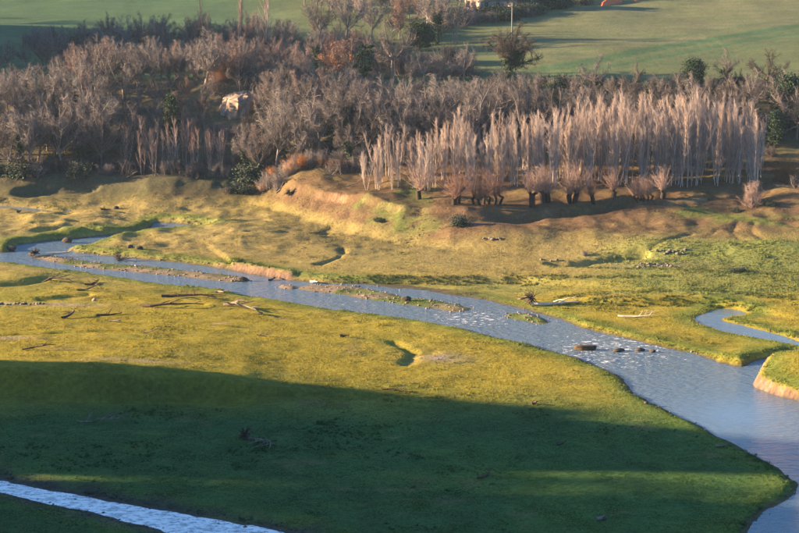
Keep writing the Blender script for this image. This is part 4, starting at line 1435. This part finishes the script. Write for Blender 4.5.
HEDGE_U = [420, 450, 480, 520, 560, 590]
HEDGE_V = [46, 33, 25, 21, 12, 5]
for i in range(44):
    u = 424 + (592 - 424) * (i + rnd.random()) / 44
    v = float(np.interp(u, HEDGE_U, HEDGE_V)) - 2 - rnd.uniform(0, 7)
    x, y, z = ground_px(u, v)
    plant(rnd.choice(['dark_shrub0', 'dark_shrub1', 'shrub1', 'shrub3']), 'bank_shrub', x, y, rnd.uniform(1.6, 3.2), 'dark shrub in the hedge bank below the pink house, %s from the left' % nth(i), 'shrub', 'hedge bank shrubs below the house', rnd.uniform(1.1, 1.6))
for (u0, u1, v0, v1, n, kinds, h0, h1, lab, grp) in (
        (300, 420, 2, 22, 16, ['round0', 'round3', 'rosy1', 'rosy2', 'round6'], 6, 9, 'hazy bare tree in the copse above the oak', 'bare trees of the top copse'),
        (425, 450, 2, 26, 6, ['round1', 'rosy2', 'round5', 'round2'], 6, 9, 'bare tree between ivy tree and house', 'bare trees left of the house'),
        (494, 590, 0, 9, 12, ['round1', 'rosy2', 'round5', 'shrub2'], 3.5, 6.5, 'bare hazy tree right of the house', 'bare trees right of the house'),
        (624, 720, -14, -5, 10, ['round1', 'round5', 'shrub2', 'dark_shrub1'], 2.5, 4.5, 'bare tree above the red earth', 'bare trees above the red earth'),
        (318, 366, 36, 60, 12, ['rosy0', 'rosy1', 'rosy2', 'shrub2'], 2.5, 5.0, 'rosy bushy tree round the copper-leaved oak', 'rosy bushes round the copper-leaved oak'),
        (372, 470, 62, 80, 20, ['shrub1', 'shrub2', 'shrub3', 'round1'], 2.0, 4.5, 'grey scrub below the light grass patch', 'scrub below the light grass patch'),
        (30, 130, 34, 66, 14, ['rosy0', 'rosy2', 'round4', 'shrub2'], 2.5, 5.5, 'faint rosy tree in the shaded green hollow', 'trees in the shaded hollow')):
    for i in range(n):
        x, y, z = ground_px(u0 + (u1 - u0) * (i + rnd.random()) / n, rnd.uniform(v0, v1))
        plant(rnd.choice(kinds), 'hill_tree', x, y, rnd.uniform(h0, h1), lab + ', %s from the left' % nth(i), 'tree', grp, rnd.uniform(0.9, 1.3))
# --- unseen trees added in the spur saddle to dapple sun on the near meadow
_d = np.array([-math.cos(SHADE_SPUR_A), math.sin(SHADE_SPUR_A)])
_n = np.array([-math.sin(SHADE_SPUR_A), -math.cos(SHADE_SPUR_A)])
for i in range(16):
    p = SHADE_SPUR_P0 + _d * (94 + rnd.uniform(-5, 5)) + _n * (28 + 12 * (i + rnd.random()) / 16)
    plant(rnd.choice(R7), 'added_spur_tree', float(p[0]), float(p[1]), rnd.uniform(8, 11), 'unseen bare tree added to dapple the sun on the left spur, %s in its line' % nth(i), 'tree', 'unseen trees added in the saddle of the left spur', 1.2)
for i in range(22):  # unseen trees added to roughen the edge of the ridge shadow
    plant(rnd.choice(R7), 'added_ridge_tree', -206 + rnd.uniform(-14, 22), 318 + 84 * (i + rnd.random()) / 22, rnd.uniform(7, 12), 'unseen bare tree added to break the left ridge shadow, %s along its crest' % nth(i), 'tree', 'unseen trees added on the left ridge', 1.2)
# ------------------------------------------------------------------ white outcrop in the wood
def outcrop():
    import bmesh
    x0, y0 = at(236, 291, 108)
    zc = sight_z(107, 291)
    bm = bmesh.new()
    bmesh.ops.create_icosphere(bm, subdivisions=5, radius=1.0)
    V = np.array([w.co[:] for w in bm.verts]); Fc = np.array([[w.index for w in f.verts] for f in bm.faces])
    bm.free()
    rng = np.random.default_rng(4)
    V = np.sign(V) * np.abs(V) ** 0.5
    for k in range(9):
        n = unit(rng.normal(0, 1, 3)); c = rng.uniform(0.85, 1.15)
        V = V - np.maximum(V @ n - c, 0)[:, None] * n * 0.9
    a = np.arctan2(V[:, 1], V[:, 0])
    V = V * (1 + 0.24 * fbm(a * 3, V[:, 2] * 0.7, 0.35, 4, 9) - 0.22 * np.abs(fbm(a * 5, V[:, 2] * 2.5, 0.5, 3, 12)) + 0.05 * fbm(V[:, 0] * 4, V[:, 2] * 4 + V[:, 1], 0.4, 3, 13))[:, None]
    V = V * np.array([2.6, 2.8, 2.4]) * (1 + 0.06 * V[:, 2:3] * np.array([1, 0, 0]))
    o = link('rock_outcrop', make_mesh('rock_outcrop', V, None, Fc), M['pale_rock'])
    o.location = (x0, y0 + 2.9, zc - 0.5)
    o.rotation_euler = (0.18, 0.06, -0.25)
    tag(o, 'bare white rock outcrop on the wooded bluff', 'rock')


outcrop()
for i, (u, v_, D_, kind, h) in enumerate(((219, 0, 288.5, 'shrub1', 2.2), (226, 0, 287.0, 'shrub3', 1.8), (234, 0, 286.5, 'pink_shrub', 1.6), (243, 0, 287.0, 'shrub0', 2.2), (250, 0, 288.5, 'shrub2', 2.8), (224, 1, 297.5, 'orange_shrub', 3.0), (233, 1, 298.0, 'orange_shrub', 3.2), (242, 1, 298.0, 'shrub2', 3.0), (251, 1, 296.5, 'shrub1', 3.6), (217, 1, 296.0, 'shrub3', 3.0))):
    x, y = at(u, D_)
    plant(kind, 'outcrop_shrub', x, y, h, 'twiggy shrub hemming the white outcrop, %s from the left %s it' % (nth((i if i < 5 else (1, 2, 3, 4, 0)[i - 5])), 'below' if i < 5 else 'above'), 'shrub', 'shrubs round the white outcrop', 1.2)


# ------------------------------------------------------------------ driftwood, logs, stones
def box_arrays(x0, x1, y0, y1, z0, z1):
    V = np.array([(x, y, z) for z in (z0, z1) for y in (y0, y1) for x in (x0, x1)], float)
    Q = np.array([(0, 2, 3, 1), (4, 5, 7, 6), (0, 1, 5, 4), (2, 6, 7, 3), (0, 4, 6, 2), (1, 3, 7, 5)])
    return V, Q


def merge(parts):
    Vs, Qs, o = [], [], 0
    for V, Q in parts:
        Vs.append(V); Qs.append(Q + o); o += len(V)
    return np.concatenate(Vs), np.concatenate(Qs)


def drift_segs(seed, L, r, nbr, curl=0.2, lift=0.0):
    rng = np.random.default_rng(seed)
    S = Segs()

    def flat(p, d, L, r, n, lv):
        rr = np.linspace(r, r * 0.25, n + 1)
        pts = [p]
        bend = rng.normal(0, curl)
        for i in range(n):
            d = unit(d + np.array([-d[1] * bend, d[0] * bend, 0]) * 0.5 + rng.normal(0, 0.12, 3) * np.array([1, 1, 0.6]) + np.array([0, 0, lift - 0.35 * (p[2] - 0.12)]))
            q = p + d * L / n
            q[2] = max(q[2], rr[i + 1] * 0.6)
            S.add(p, q, rr[i], rr[i + 1])
            p = q
            pts.append(p)
        if lv < 2:
            for k in range(nbr if lv == 0 else 2):
                i = rng.integers(1, n)
                a = rng.choice([-1, 1]) * rng.uniform(0.4, 1.0)
                dd = np.array([d[0] * math.cos(a) - d[1] * math.sin(a), d[0] * math.sin(a) + d[1] * math.cos(a), rng.uniform(0.0, 0.7)])
                flat(pts[i].copy(), unit(dd), L * rng.uniform(0.2, 0.45), rr[i] * 0.6, 4, lv + 1)
    flat(np.array([-L / 2, 0, r * 0.6]), np.array([1.0, 0, 0.05]), L, r, 7, 0)
    return S


def root_mass(seed, R, n=40):
    rng = np.random.default_rng(seed)
    S = Segs()
    for i in range(n):
        d = unit(rng.normal(0, 1, 3) * np.array([0.7, 1, 1]) + np.array([-0.3, 0, 0.25]))
        p = np.array([0, 0, R * 0.55])
        rr = rng.uniform(0.05, 0.11)
        for k in range(3):
            q = p + unit(d + rng.normal(0, 0.35, 3)) * R * rng.uniform(0.25, 0.42)
            q[2] = max(q[2], 0.02)
            S.add(p, q, rr * (1 - k * 0.28), rr * (1 - (k + 1) * 0.28))
            p = q
    return S


def driftwood(u, v, name, label, seed, L, r, nbr, mat, yaw, roots=None, group='driftwood on the river flat', curl=0.2, lift=0.0):
    x, y, z = ground_px(u, v)
    z = max(z, WATER + 0.02)
    e = thing(name, (x, y, z), label, 'driftwood', group, yaw)
    S = drift_segs(seed, L, r * 1.35, nbr + 1, 0.12 if mat == 'pale_wood' else curl + 0.12, lift + 0.05)
    # seat the wood on the ground it lies along
    mid = (np.array(S.a) + np.array(S.b)) * 0.5
    c, s = math.cos(yaw), math.sin(yaw)

    def fit(P):
        P = np.array(P)
        g, _ = gz_fast(x + P[:, 0] * c - P[:, 1] * s, y + P[:, 0] * s + P[:, 1] * c)
        P[:, 2] += np.maximum(g, WATER) - z
        return P
    V, Q = prism_arrays(fit(S.a), fit(S.b), S.r0, S.r1, 6)
    link('branch', make_mesh('branch', V, Q, smooth=True), M[mat], e)
    if roots:
        V, Q = merge([prism_arrays(rs.a, rs.b, rs.r0, rs.r1, 5) for rs in [root_mass(seed + 5, roots)]])
        V = V + np.array([-L / 2, 0, 0])
        V[:, 2] += fit(np.array([[-L / 2, 0, 0.0]]))[0, 2]
        link('root_plate', make_mesh('root_plate', V, Q, smooth=True), M['dead_wood'], e)
    return e


for a in (
        (555, 306, 'bleached_log', 'bleached white log with a dark root plate on the grassy spit', 1, 5.4, 0.17, 1, 'pale_wood', -0.18, 1.3),
        (636, 318, 'bleached_branch', 'bleached forked branch lying on the spit right of the rooted log', 2, 4.0, 0.10, 4, 'pale_wood', -0.25, None),
        (52, 257, 'bleached_log', 'bleached white trunk with dark root on the left tip of the gravel bar', 3, 5.0, 0.22, 0, 'pale_wood', -0.3, 0.9),
        (128, 264, 'grey_log', 'grey tangled log stranded on the gravel bar in the left river', 4, 2.4, 0.16, 6, 'grey_wood', 0.1, 0.7),
        (315, 284, 'bleached_snag', 'small bleached snag at the upstream end of the middle gravel bar', 5, 1.2, 0.16, 1, 'pale_wood', -0.5, None),
        (172, 309, 'dark_driftwood', 'long curved dark branch lying on the near meadow', 6, 7.0, 0.13, 3, 'dead_wood', -0.28, None),
        (190, 297, 'dark_driftwood', 'dark heaped driftwood branch with a raised tip by the river bank', 7, 6.5, 0.15, 7, 'dead_wood', 0.12, None),
        (226, 292, 'grey_driftwood', 'short grey branch with raised tip right of the dark heap', 8, 2.6, 0.11, 4, 'grey_wood', 0.35, None),
        (246, 307, 'grey_driftwood', 'forked grey-white driftwood crown amid dark pieces on the meadow', 9, 5.0, 0.15, 8, 'grey_wood', -0.1, None),
        (265, 315, 'dark_driftwood', 'dark broken bough right of the forked grey driftwood', 10, 2.0, 0.13, 4, 'dead_wood', -0.4, None),
        (220, 326, 'grey_driftwood', 'small grey fan of twigs below the forked driftwood', 11, 2.2, 0.06, 6, 'grey_wood', -0.4, None),
        (265, 337, 'dark_driftwood', 'thin dark twig pile at the lower middle of the lit meadow', 12, 2.0, 0.06, 6, 'dead_wood', -0.5, None),
        (78, 319, 'dark_driftwood', 'dark flat branch left of the middle of the near meadow', 13, 3.4, 0.12, 5, 'dead_wood', 0.1, None),
        (110, 316, 'dark_driftwood', 'dark flat branch right beside another one on the near meadow', 14, 2.8, 0.12, 5, 'dead_wood', 0.0, None),
        (118, 322, 'grey_driftwood', 'small grey branch just below the two dark flat branches', 15, 1.8, 0.08, 5, 'grey_wood', 0.1, None),
        (60, 281, 'dark_driftwood', 'dark branch on the mound near the left river bank', 16, 4.2, 0.12, 6, 'dead_wood', 0.15, None),
        (98, 285, 'dark_driftwood', 'dark upright-tipped branch left of the meadow middle', 17, 3.0, 0.12, 6, 'dead_wood', 0.4, None),
        (90, 291, 'dark_driftwood', 'low dark branch just below the upright-tipped one', 18, 3.0, 0.10, 5, 'dead_wood', 0.0, None),
        (150, 333, 'dark_driftwood', 'small dark twig bundle on the meadow left of centre', 19, 1.4, 0.06, 4, 'grey_wood', 0.2, None),
        (345, 337, 'dark_driftwood', 'small dark stump piece in the middle of the lit meadow', 20, 1.0, 0.14, 3, 'dead_wood', 0.1, None),
        (40, 350, 'dark_driftwood', 'flat dark brush pile near the lip of the shaded scarp', 21, 3.4, 0.07, 8, 'dead_wood', 0.1, None),
        (275, 440, 'brush_pile', 'fan of grey dead branches in the shaded meadow', 22, 5.0, 0.07, 12, 'grey_wood', -0.12, 0.8),
        (105, 424, 'brush_pile', 'long thin grey branch pile in the shade at the left', 23, 5.0, 0.06, 10, 'grey_wood', -0.15, None),
        (487, 480, 'brush_pile', 'small dark brush clump in the shaded meadow right of centre', 24, 1.6, 0.07, 7, 'dead_wood', -0.2, None),
        (602, 521, 'grey_driftwood', 'small pale stump on the sunlit streak at the bottom', 25, 0.8, 0.14, 3, 'grey_wood', 0.0, None),
        (536, 404, 'dark_driftwood', 'small dark stump at the edge of the shade', 26, 0.7, 0.14, 3, 'dead_wood', 0.1, None),
        (563, 446, 'dark_driftwood', 'tiny dark branch in the shaded meadow right of centre', 27, 1.0, 0.07, 4, 'dead_wood', 0.1, None),
        (722, 447, 'grey_driftwood', 'small grey stranded branch beside the river bend', 28, 1.1, 0.09, 4, 'grey_wood', 0.1, None),
        (398, 391, 'dark_driftwood', 'row of dark twigs right at the shade boundary', 29, 3.0, 0.06, 5, 'dead_wood', -0.05, None),
        (275, 285, 'dark_driftwood', 'dark log end in the water left of the middle gravel bar', 30, 1.6, 0.12, 2, 'dead_wood', 0.1, None),
        (525, 300, 'grey_driftwood', 'grey branch on the far bank left of the rooted log', 31, 1.8, 0.08, 3, 'grey_wood', -0.5, None),
        (282, 189, 'fallen_trunk', 'pale fallen trunk at the wood foot', 32, 1.8, 0.08, 2, 'grey_wood', 0.0, None),
        (357, 187, 'fallen_trunk', 'pale fallen trunk left of the poplar plantation', 33, 3.2, 0.06, 1, 'grey_wood', -0.15, None),
        (35, 177, 'fallen_trunk', 'long pale fallen trunk along the foot of the left wood', 34, 6.0, 0.06, 2, 'grey_wood', 0.0, None),
        (293, 192, 'dark_driftwood', 'dark upturned root on the slope below the middle wood', 35, 1.2, 0.16, 4, 'dead_wood', 0.2, 0.8),
        (110, 211, 'dark_driftwood', 'dark branch on the far left meadow', 36, 2.6, 0.13, 4, 'dead_wood', 0.1, None),
        (20, 213, 'dark_driftwood', 'dark stump beside the thin strip of still water', 37, 0.9, 0.16, 3, 'dead_wood', 0.3, None)):
    driftwood(*a)


def boulder(u, v, name, label, seed, size, mat, cat='rock', group='stones in and beside the river', blocky=False, sink=0.25, rug=0.10):
    import bmesh
    rng = np.random.default_rng(seed)
    bm = bmesh.new()
    bmesh.ops.create_icosphere(bm, subdivisions=3, radius=1.0)
    V = np.array([w.co[:] for w in bm.verts]); Fc = np.array([[w.index for w in f.verts] for f in bm.faces])
    bm.free()
    if blocky:
        V = np.sign(V) * np.abs(V) ** 0.72
    for k in range(10):
        n = unit(rng.normal(0, 1, 3)); c = rng.uniform(0.62, 0.95)
        dd = V @ n
        V = V - np.maximum(dd - c, 0)[:, None] * n * 0.9
    V = V * (1 + rug * fbm(V[:, 0] * 3 + V[:, 2] * 2, V[:, 1] * 3 - V[:, 2], 1.0, 3, seed))[:, None]
    V = V * np.array(size)
    x, y, z = ground_px(u, v)
    z = max(z, WATER)
    me = make_mesh(name, V, None, Fc)
    o = link(name, me, M[mat])
    o.location = (x, y, z + size[2] * (1 - 2 * sink))
    o.rotation_euler = (0, 0, rng.uniform(-0.3, 0.3))
    return tag(o, label, cat, group)


boulder(585, 355, 'turf_clod', 'brown root-bound lump of bank standing in the river riffle', 1, (1.15, 0.55, 0.34), 'clod', 'clod', None, True, rug=0.42)
boulder(619, 357, 'river_stone', 'flat dark stone in the riffle right of the brown lump', 2, (0.65, 0.4, 0.24), 'dark_rock')
boulder(640, 356, 'river_stone', 'dark low stone in mid river, left of its twin', 3, (0.55, 0.35, 0.22), 'dark_rock')
boulder(652, 357.5, 'river_stone', 'dark small stone in mid river, right of its twin', 4, (0.4, 0.3, 0.2), 'dark_rock')
boulder(68, 247, 'river_stone', 'dark round boulder at the tip of the grass tongue', 5, (0.8, 0.5, 0.5), 'dark_rock')
boulder(11, 250, 'river_stone', 'dark block on the islet at the left edge', 6, (0.7, 0.5, 0.4), 'dark_rock', blocky=True)
boulder(33, 256, 'river_stone', 'dark pointed boulder at the head of the bleached trunk', 7, (0.7, 0.4, 0.42), 'dark_rock')
boulder(130, 248, 'river_stone', 'dark clump on the green tongue, left one', 8, (0.45, 0.35, 0.3), 'dark_rock')
boulder(139, 249.5, 'river_stone', 'dark clump on the green tongue, right one', 9, (0.55, 0.35, 0.3), 'dark_rock')
boulder(406, 301, 'river_stone', 'dark rounded clump on the lower half of the middle gravel bar', 10, (0.6, 0.4, 0.38), 'dark_rock')
boulder(94, 301, 'white_stone', 'single white stone on the near meadow left', 11, (0.28, 0.25, 0.22), 'pale_rock')
boulder(116, 209, 'meadow_stone', 'dark stone on the far left meadow', 12, (0.5, 0.4, 0.3), 'dark_rock')
boulder(243, 280, 'river_stone', 'dark tuft-like stone at the right tip of the left gravel bar', 13, (0.6, 0.35, 0.3), 'dark_rock')
boulder(602, 520, 'meadow_stone', 'dark flat stone beside the pale stump at the bottom', 14, (0.4, 0.3, 0.15), 'dark_rock')
boulder(646, 404, 'river_stone', 'small dark stone at the water edge above the shade', 15, (0.2, 0.2, 0.15), 'dark_rock')
k_ = 20
for (uc, vc, n, du, dv, lab) in ((492, 240, 9, 10, 1.6, 'grey stone in the pile under the brown mound'), (672, 253, 12, 16, 2.2, 'grey stone in the rubble right of the dark hollow'),
                                 (655, 266, 12, 18, 2.0, 'pale stone along the bank above the green pasture'), (20, 304.5, 14, 26, 1.0, 'pale stone in the gravelly strip at the left edge'),
                                 (548, 261, 4, 10, 1.0, 'grey stone in the damp hollow by the mound')):
    for i in range(n):
        k_ += 1
        s_ = rnd.uniform(0.14, 0.34)
        boulder(uc - du + 2 * du * (i + rnd.random()) / n, vc + rnd.uniform(-dv, dv), 'bank_stone', lab + ', %s from the left' % nth(i), k_, (s_, s_ * 0.8, s_ * 0.6), 'rock', 'rock', 'stones: ' + lab.split(' in the ')[-1].split(' along the ')[-1])


# ------------------------------------------------------------------ house, pole, red earth on the hill
def house():
    x0, y0, zb = ground_px(479, 13.5)
    W, Dp, Hh = 9.0, 7.0, 6.2
    e = thing('farm_house', (x0, y0, zb), 'pink plastered farm house at the top edge, partly hidden by trees', 'house', None, math.radians(24))
    t = 0.35
    wall_parts = []
    # local: corner at origin nearest the viewer; long side along +x (shaded), gable side along +y on x=0 (sunlit)
    wins_long = [(1.3, 2.3), (4.0, 5.0), (6.7, 7.7)]
    wins_gable = [(1.4, 2.3), (4.4, 5.3)]

    def wall_with_holes(length, wins, axis_):
        ps = []
        rows = [(1.0, 2.4), (3.9, 5.2)]
        zs = [-0.8, rows[0][0], rows[0][1], rows[1][0], rows[1][1], Hh]
        for i in range(5):
            z0, z1 = zs[i], zs[i + 1]
            if i in (0, 2, 4):
                ps.append((0, length, z0, z1))
            else:
                c = 0
                for (a, b) in wins:
                    ps.append((c, a, z0, z1)); c = b
                ps.append((c, length, z0, z1))
        out = []
        for (a, b, z0, z1) in ps:
            if axis_ == 'x':
                out.append(box_arrays(a, b, 0, t, z0, z1))
            else:
                out.append(box_arrays(0, t, a + t, min(b + t, Dp - t) if b == length else b + t, z0, z1))
        return out, rows
    wl_, rows = wall_with_holes(W, wins_long, 'x')
    wg_, _ = wall_with_holes(Dp - 2 * t, wins_gable, 'y')
    V, Q = merge(wl_); link('front_wall', make_mesh('front_wall', V, Q), M['plaster_shaded'], e)
    V, Q = merge(wg_); link('gable_wall', make_mesh('gable_wall', V, Q), M['plaster'], e)
    V, Q = merge([box_arrays(0, W, Dp - t, Dp, -0.8, Hh), box_arrays(W - t, W, t, Dp - t, -0.8, Hh)])
    link('rear_wall', make_mesh('rear_wall', V, Q), M['plaster_shaded'], e)
    for (z0, z1) in rows:
        for (a, b) in wins_long:
            w = link('window', make_mesh('window', *merge([box_arrays(a, b, 0.15, 0.2, z0, z1)])), M['pane'], e)
            link('frame', make_mesh('frame', *merge([box_arrays(a, a + 0.07, 0.08, 0.14, z0, z1), box_arrays(b - 0.07, b, 0.08, 0.14, z0, z1), box_arrays(a + 0.07, b - 0.07, 0.08, 0.14, z1 - 0.07, z1), box_arrays(a + 0.07, b - 0.07, 0.08, 0.14, z0, z0 + 0.07)])), M['stone_trim'], w)
            link('sill', make_mesh('sill', *box_arrays(a - 0.08, b + 0.08, -0.1, 0.07, z0 - 0.1, z0 - 0.003)), M['stone_trim'], w)
        for (a, b) in wins_gable:
            w = link('window', make_mesh('window', *box_arrays(0.15, 0.2, a + t, b + t, z0, z1)), M['pane'], e)
            link('shutter', make_mesh('shutter', *merge([box_arrays(-0.05, -0.003, a + t - 0.5, a + t - 0.02, z0, z1), box_arrays(-0.05, -0.003, b + t + 0.02, b + t + 0.5, z0, z1)])), M['shutter'], w)
            link('sill', make_mesh('sill', *box_arrays(-0.1, 0.1, a + t - 0.05, b + t + 0.05, z0 - 0.1, z0 - 0.003)), M['stone_trim'], w)
    # pitched roof, ridge along x
    o = 0.5
    zr = Hh + 1.9
    V = np.array([(-o, -o, Hh), (W + o, -o, Hh), (W + o, Dp / 2, zr), (-o, Dp / 2, zr), (-o, Dp + o, Hh), (W + o, Dp + o, Hh)], float)
    V = np.concatenate([V, V + np.array([0, 0, 0.18])])
    Q = np.array([(0, 3, 2, 1), (3, 4, 5, 2), (6, 7, 8, 9), (9, 8, 11, 10), (0, 1, 7, 6), (4, 10, 11, 5), (1, 2, 8, 7), (2, 5, 11, 8), (0, 6, 9, 3), (3, 9, 10, 4)])
    rf = link('roof', make_mesh('roof', V, Q), M['roof_tile'], e)
    link('chimney', make_mesh('chimney', *box_arrays(2.2, 2.9, Dp / 2 - 1.2, Dp / 2 - 0.6, Hh + 0.8, zr + 0.9)), M['plaster'], rf)
    link('gable', make_mesh('gable', np.array([(0.02, 0.02, Hh), (0.02, Dp - 0.02, Hh), (0.02, Dp / 2, zr - 0.1), (0.3, 0.02, Hh), (0.3, Dp - 0.02, Hh), (0.3, Dp / 2, zr - 0.1)]), None, np.array([(0, 2, 1), (3, 4, 5), (0, 3, 5), (0, 5, 2), (1, 2, 5), (1, 5, 4)])), M['plaster'], e)


house()


def pole():
    D = 345
    x, y = at(512, D, 20)
    z = gz(x, y)
    e = thing('utility_pole', (x, y, z), 'thin pale utility pole right of the house above the hedge bank', 'pole')
    S = Segs(); S.add(np.array([0, 0, -0.5]), np.array([0, 0, 8.5]), 0.13, 0.09)
    link('mast', S.mesh('mast', 8), M['pole_wood'], e)
    link('crossarm', make_mesh('crossarm', *box_arrays(-0.8, 0.8, -0.16, -0.1, 7.8, 7.95)), M['pole_wood'], e)
    for dx in (-0.7, 0, 0.7):
        S = Segs(); S.add(np.array([dx, -0.13, 7.952]), np.array([dx, -0.13, 8.12]), 0.05, 0.035)
        link('insulator', S.mesh('insulator', 6), M['stone_trim'], e)


pole()


def earth_bank(u0, v0, u1, v1, D, thick, label):
    n, k = 30, 5
    xa, ya = at(u0, D, v0); xb, yb = at(u1, D + 6, v1)
    V = []
    for j in range(k):
        for i in range(n):
            a = i / (n - 1)
            x, y = xa + (xb - xa) * a, ya + (yb - ya) * a + j * thick * 0.5
            z = gz(x, y) + 0.10 + thick * 0.75 * math.sin(math.pi * j / (k - 1)) * math.sin(math.pi * min(1, max(0, a))) ** 0.5 + 0.12 * rnd.uniform(-1, 1) * (0 < j < k - 1)
            if j in (0, k - 1) or i in (0, n - 1):
                z -= 0.25
            V.append((x + rnd.uniform(-0.1, 0.1), y, z))
    i = (np.arange(k - 1)[:, None] * n + np.arange(n - 1)[None, :]).ravel()
    o = link('earth_bank', make_mesh('earth_bank', np.array(V), np.stack([i, i + 1, i + 1 + n, i + n], 1), smooth=True), M['red_earth'])
    tag(o, label, 'earth bank', 'red earth banks above the hill field')


earth_bank(602, 8, 623, 0, 396, 1.8, 'longest strip of bare red earth above the hill field')
earth_bank(635, 5, 652, 3, 402, 1.5, 'short strip of bare red earth right of the longest one')
earth_bank(561, 2, 576, 0, 404, 0.8, 'strip of bare red earth at the top edge left of the others')


# ------------------------------------------------------------------ thin air haze over the valley
def haze():
    V, Q = box_arrays(-460, 460, -90, 1040, -40, 110)
    me = make_mesh('haze', V, Q)
    m = bpy.data.materials.new('haze_air')
    m.use_nodes = True
    nt = m.node_tree
    for n_ in list(nt.nodes):
        nt.nodes.remove(n_)
    out = nt.nodes.new('ShaderNodeOutputMaterial')
    pv = nt.nodes.new('ShaderNodeVolumePrincipled')
    pv.inputs['Color'].default_value = (0.55, 0.76, 1.0, 1)
    pv.inputs['Density'].default_value = HAZE
    pv.inputs['Anisotropy'].default_value = 0.1
    nt.links.new(pv.outputs[0], out.inputs['Volume'])
    tag(link('haze', me, m), 'thin bluish haze in the valley air', None, None, 'stuff')


HAZE = 0.00007
haze()
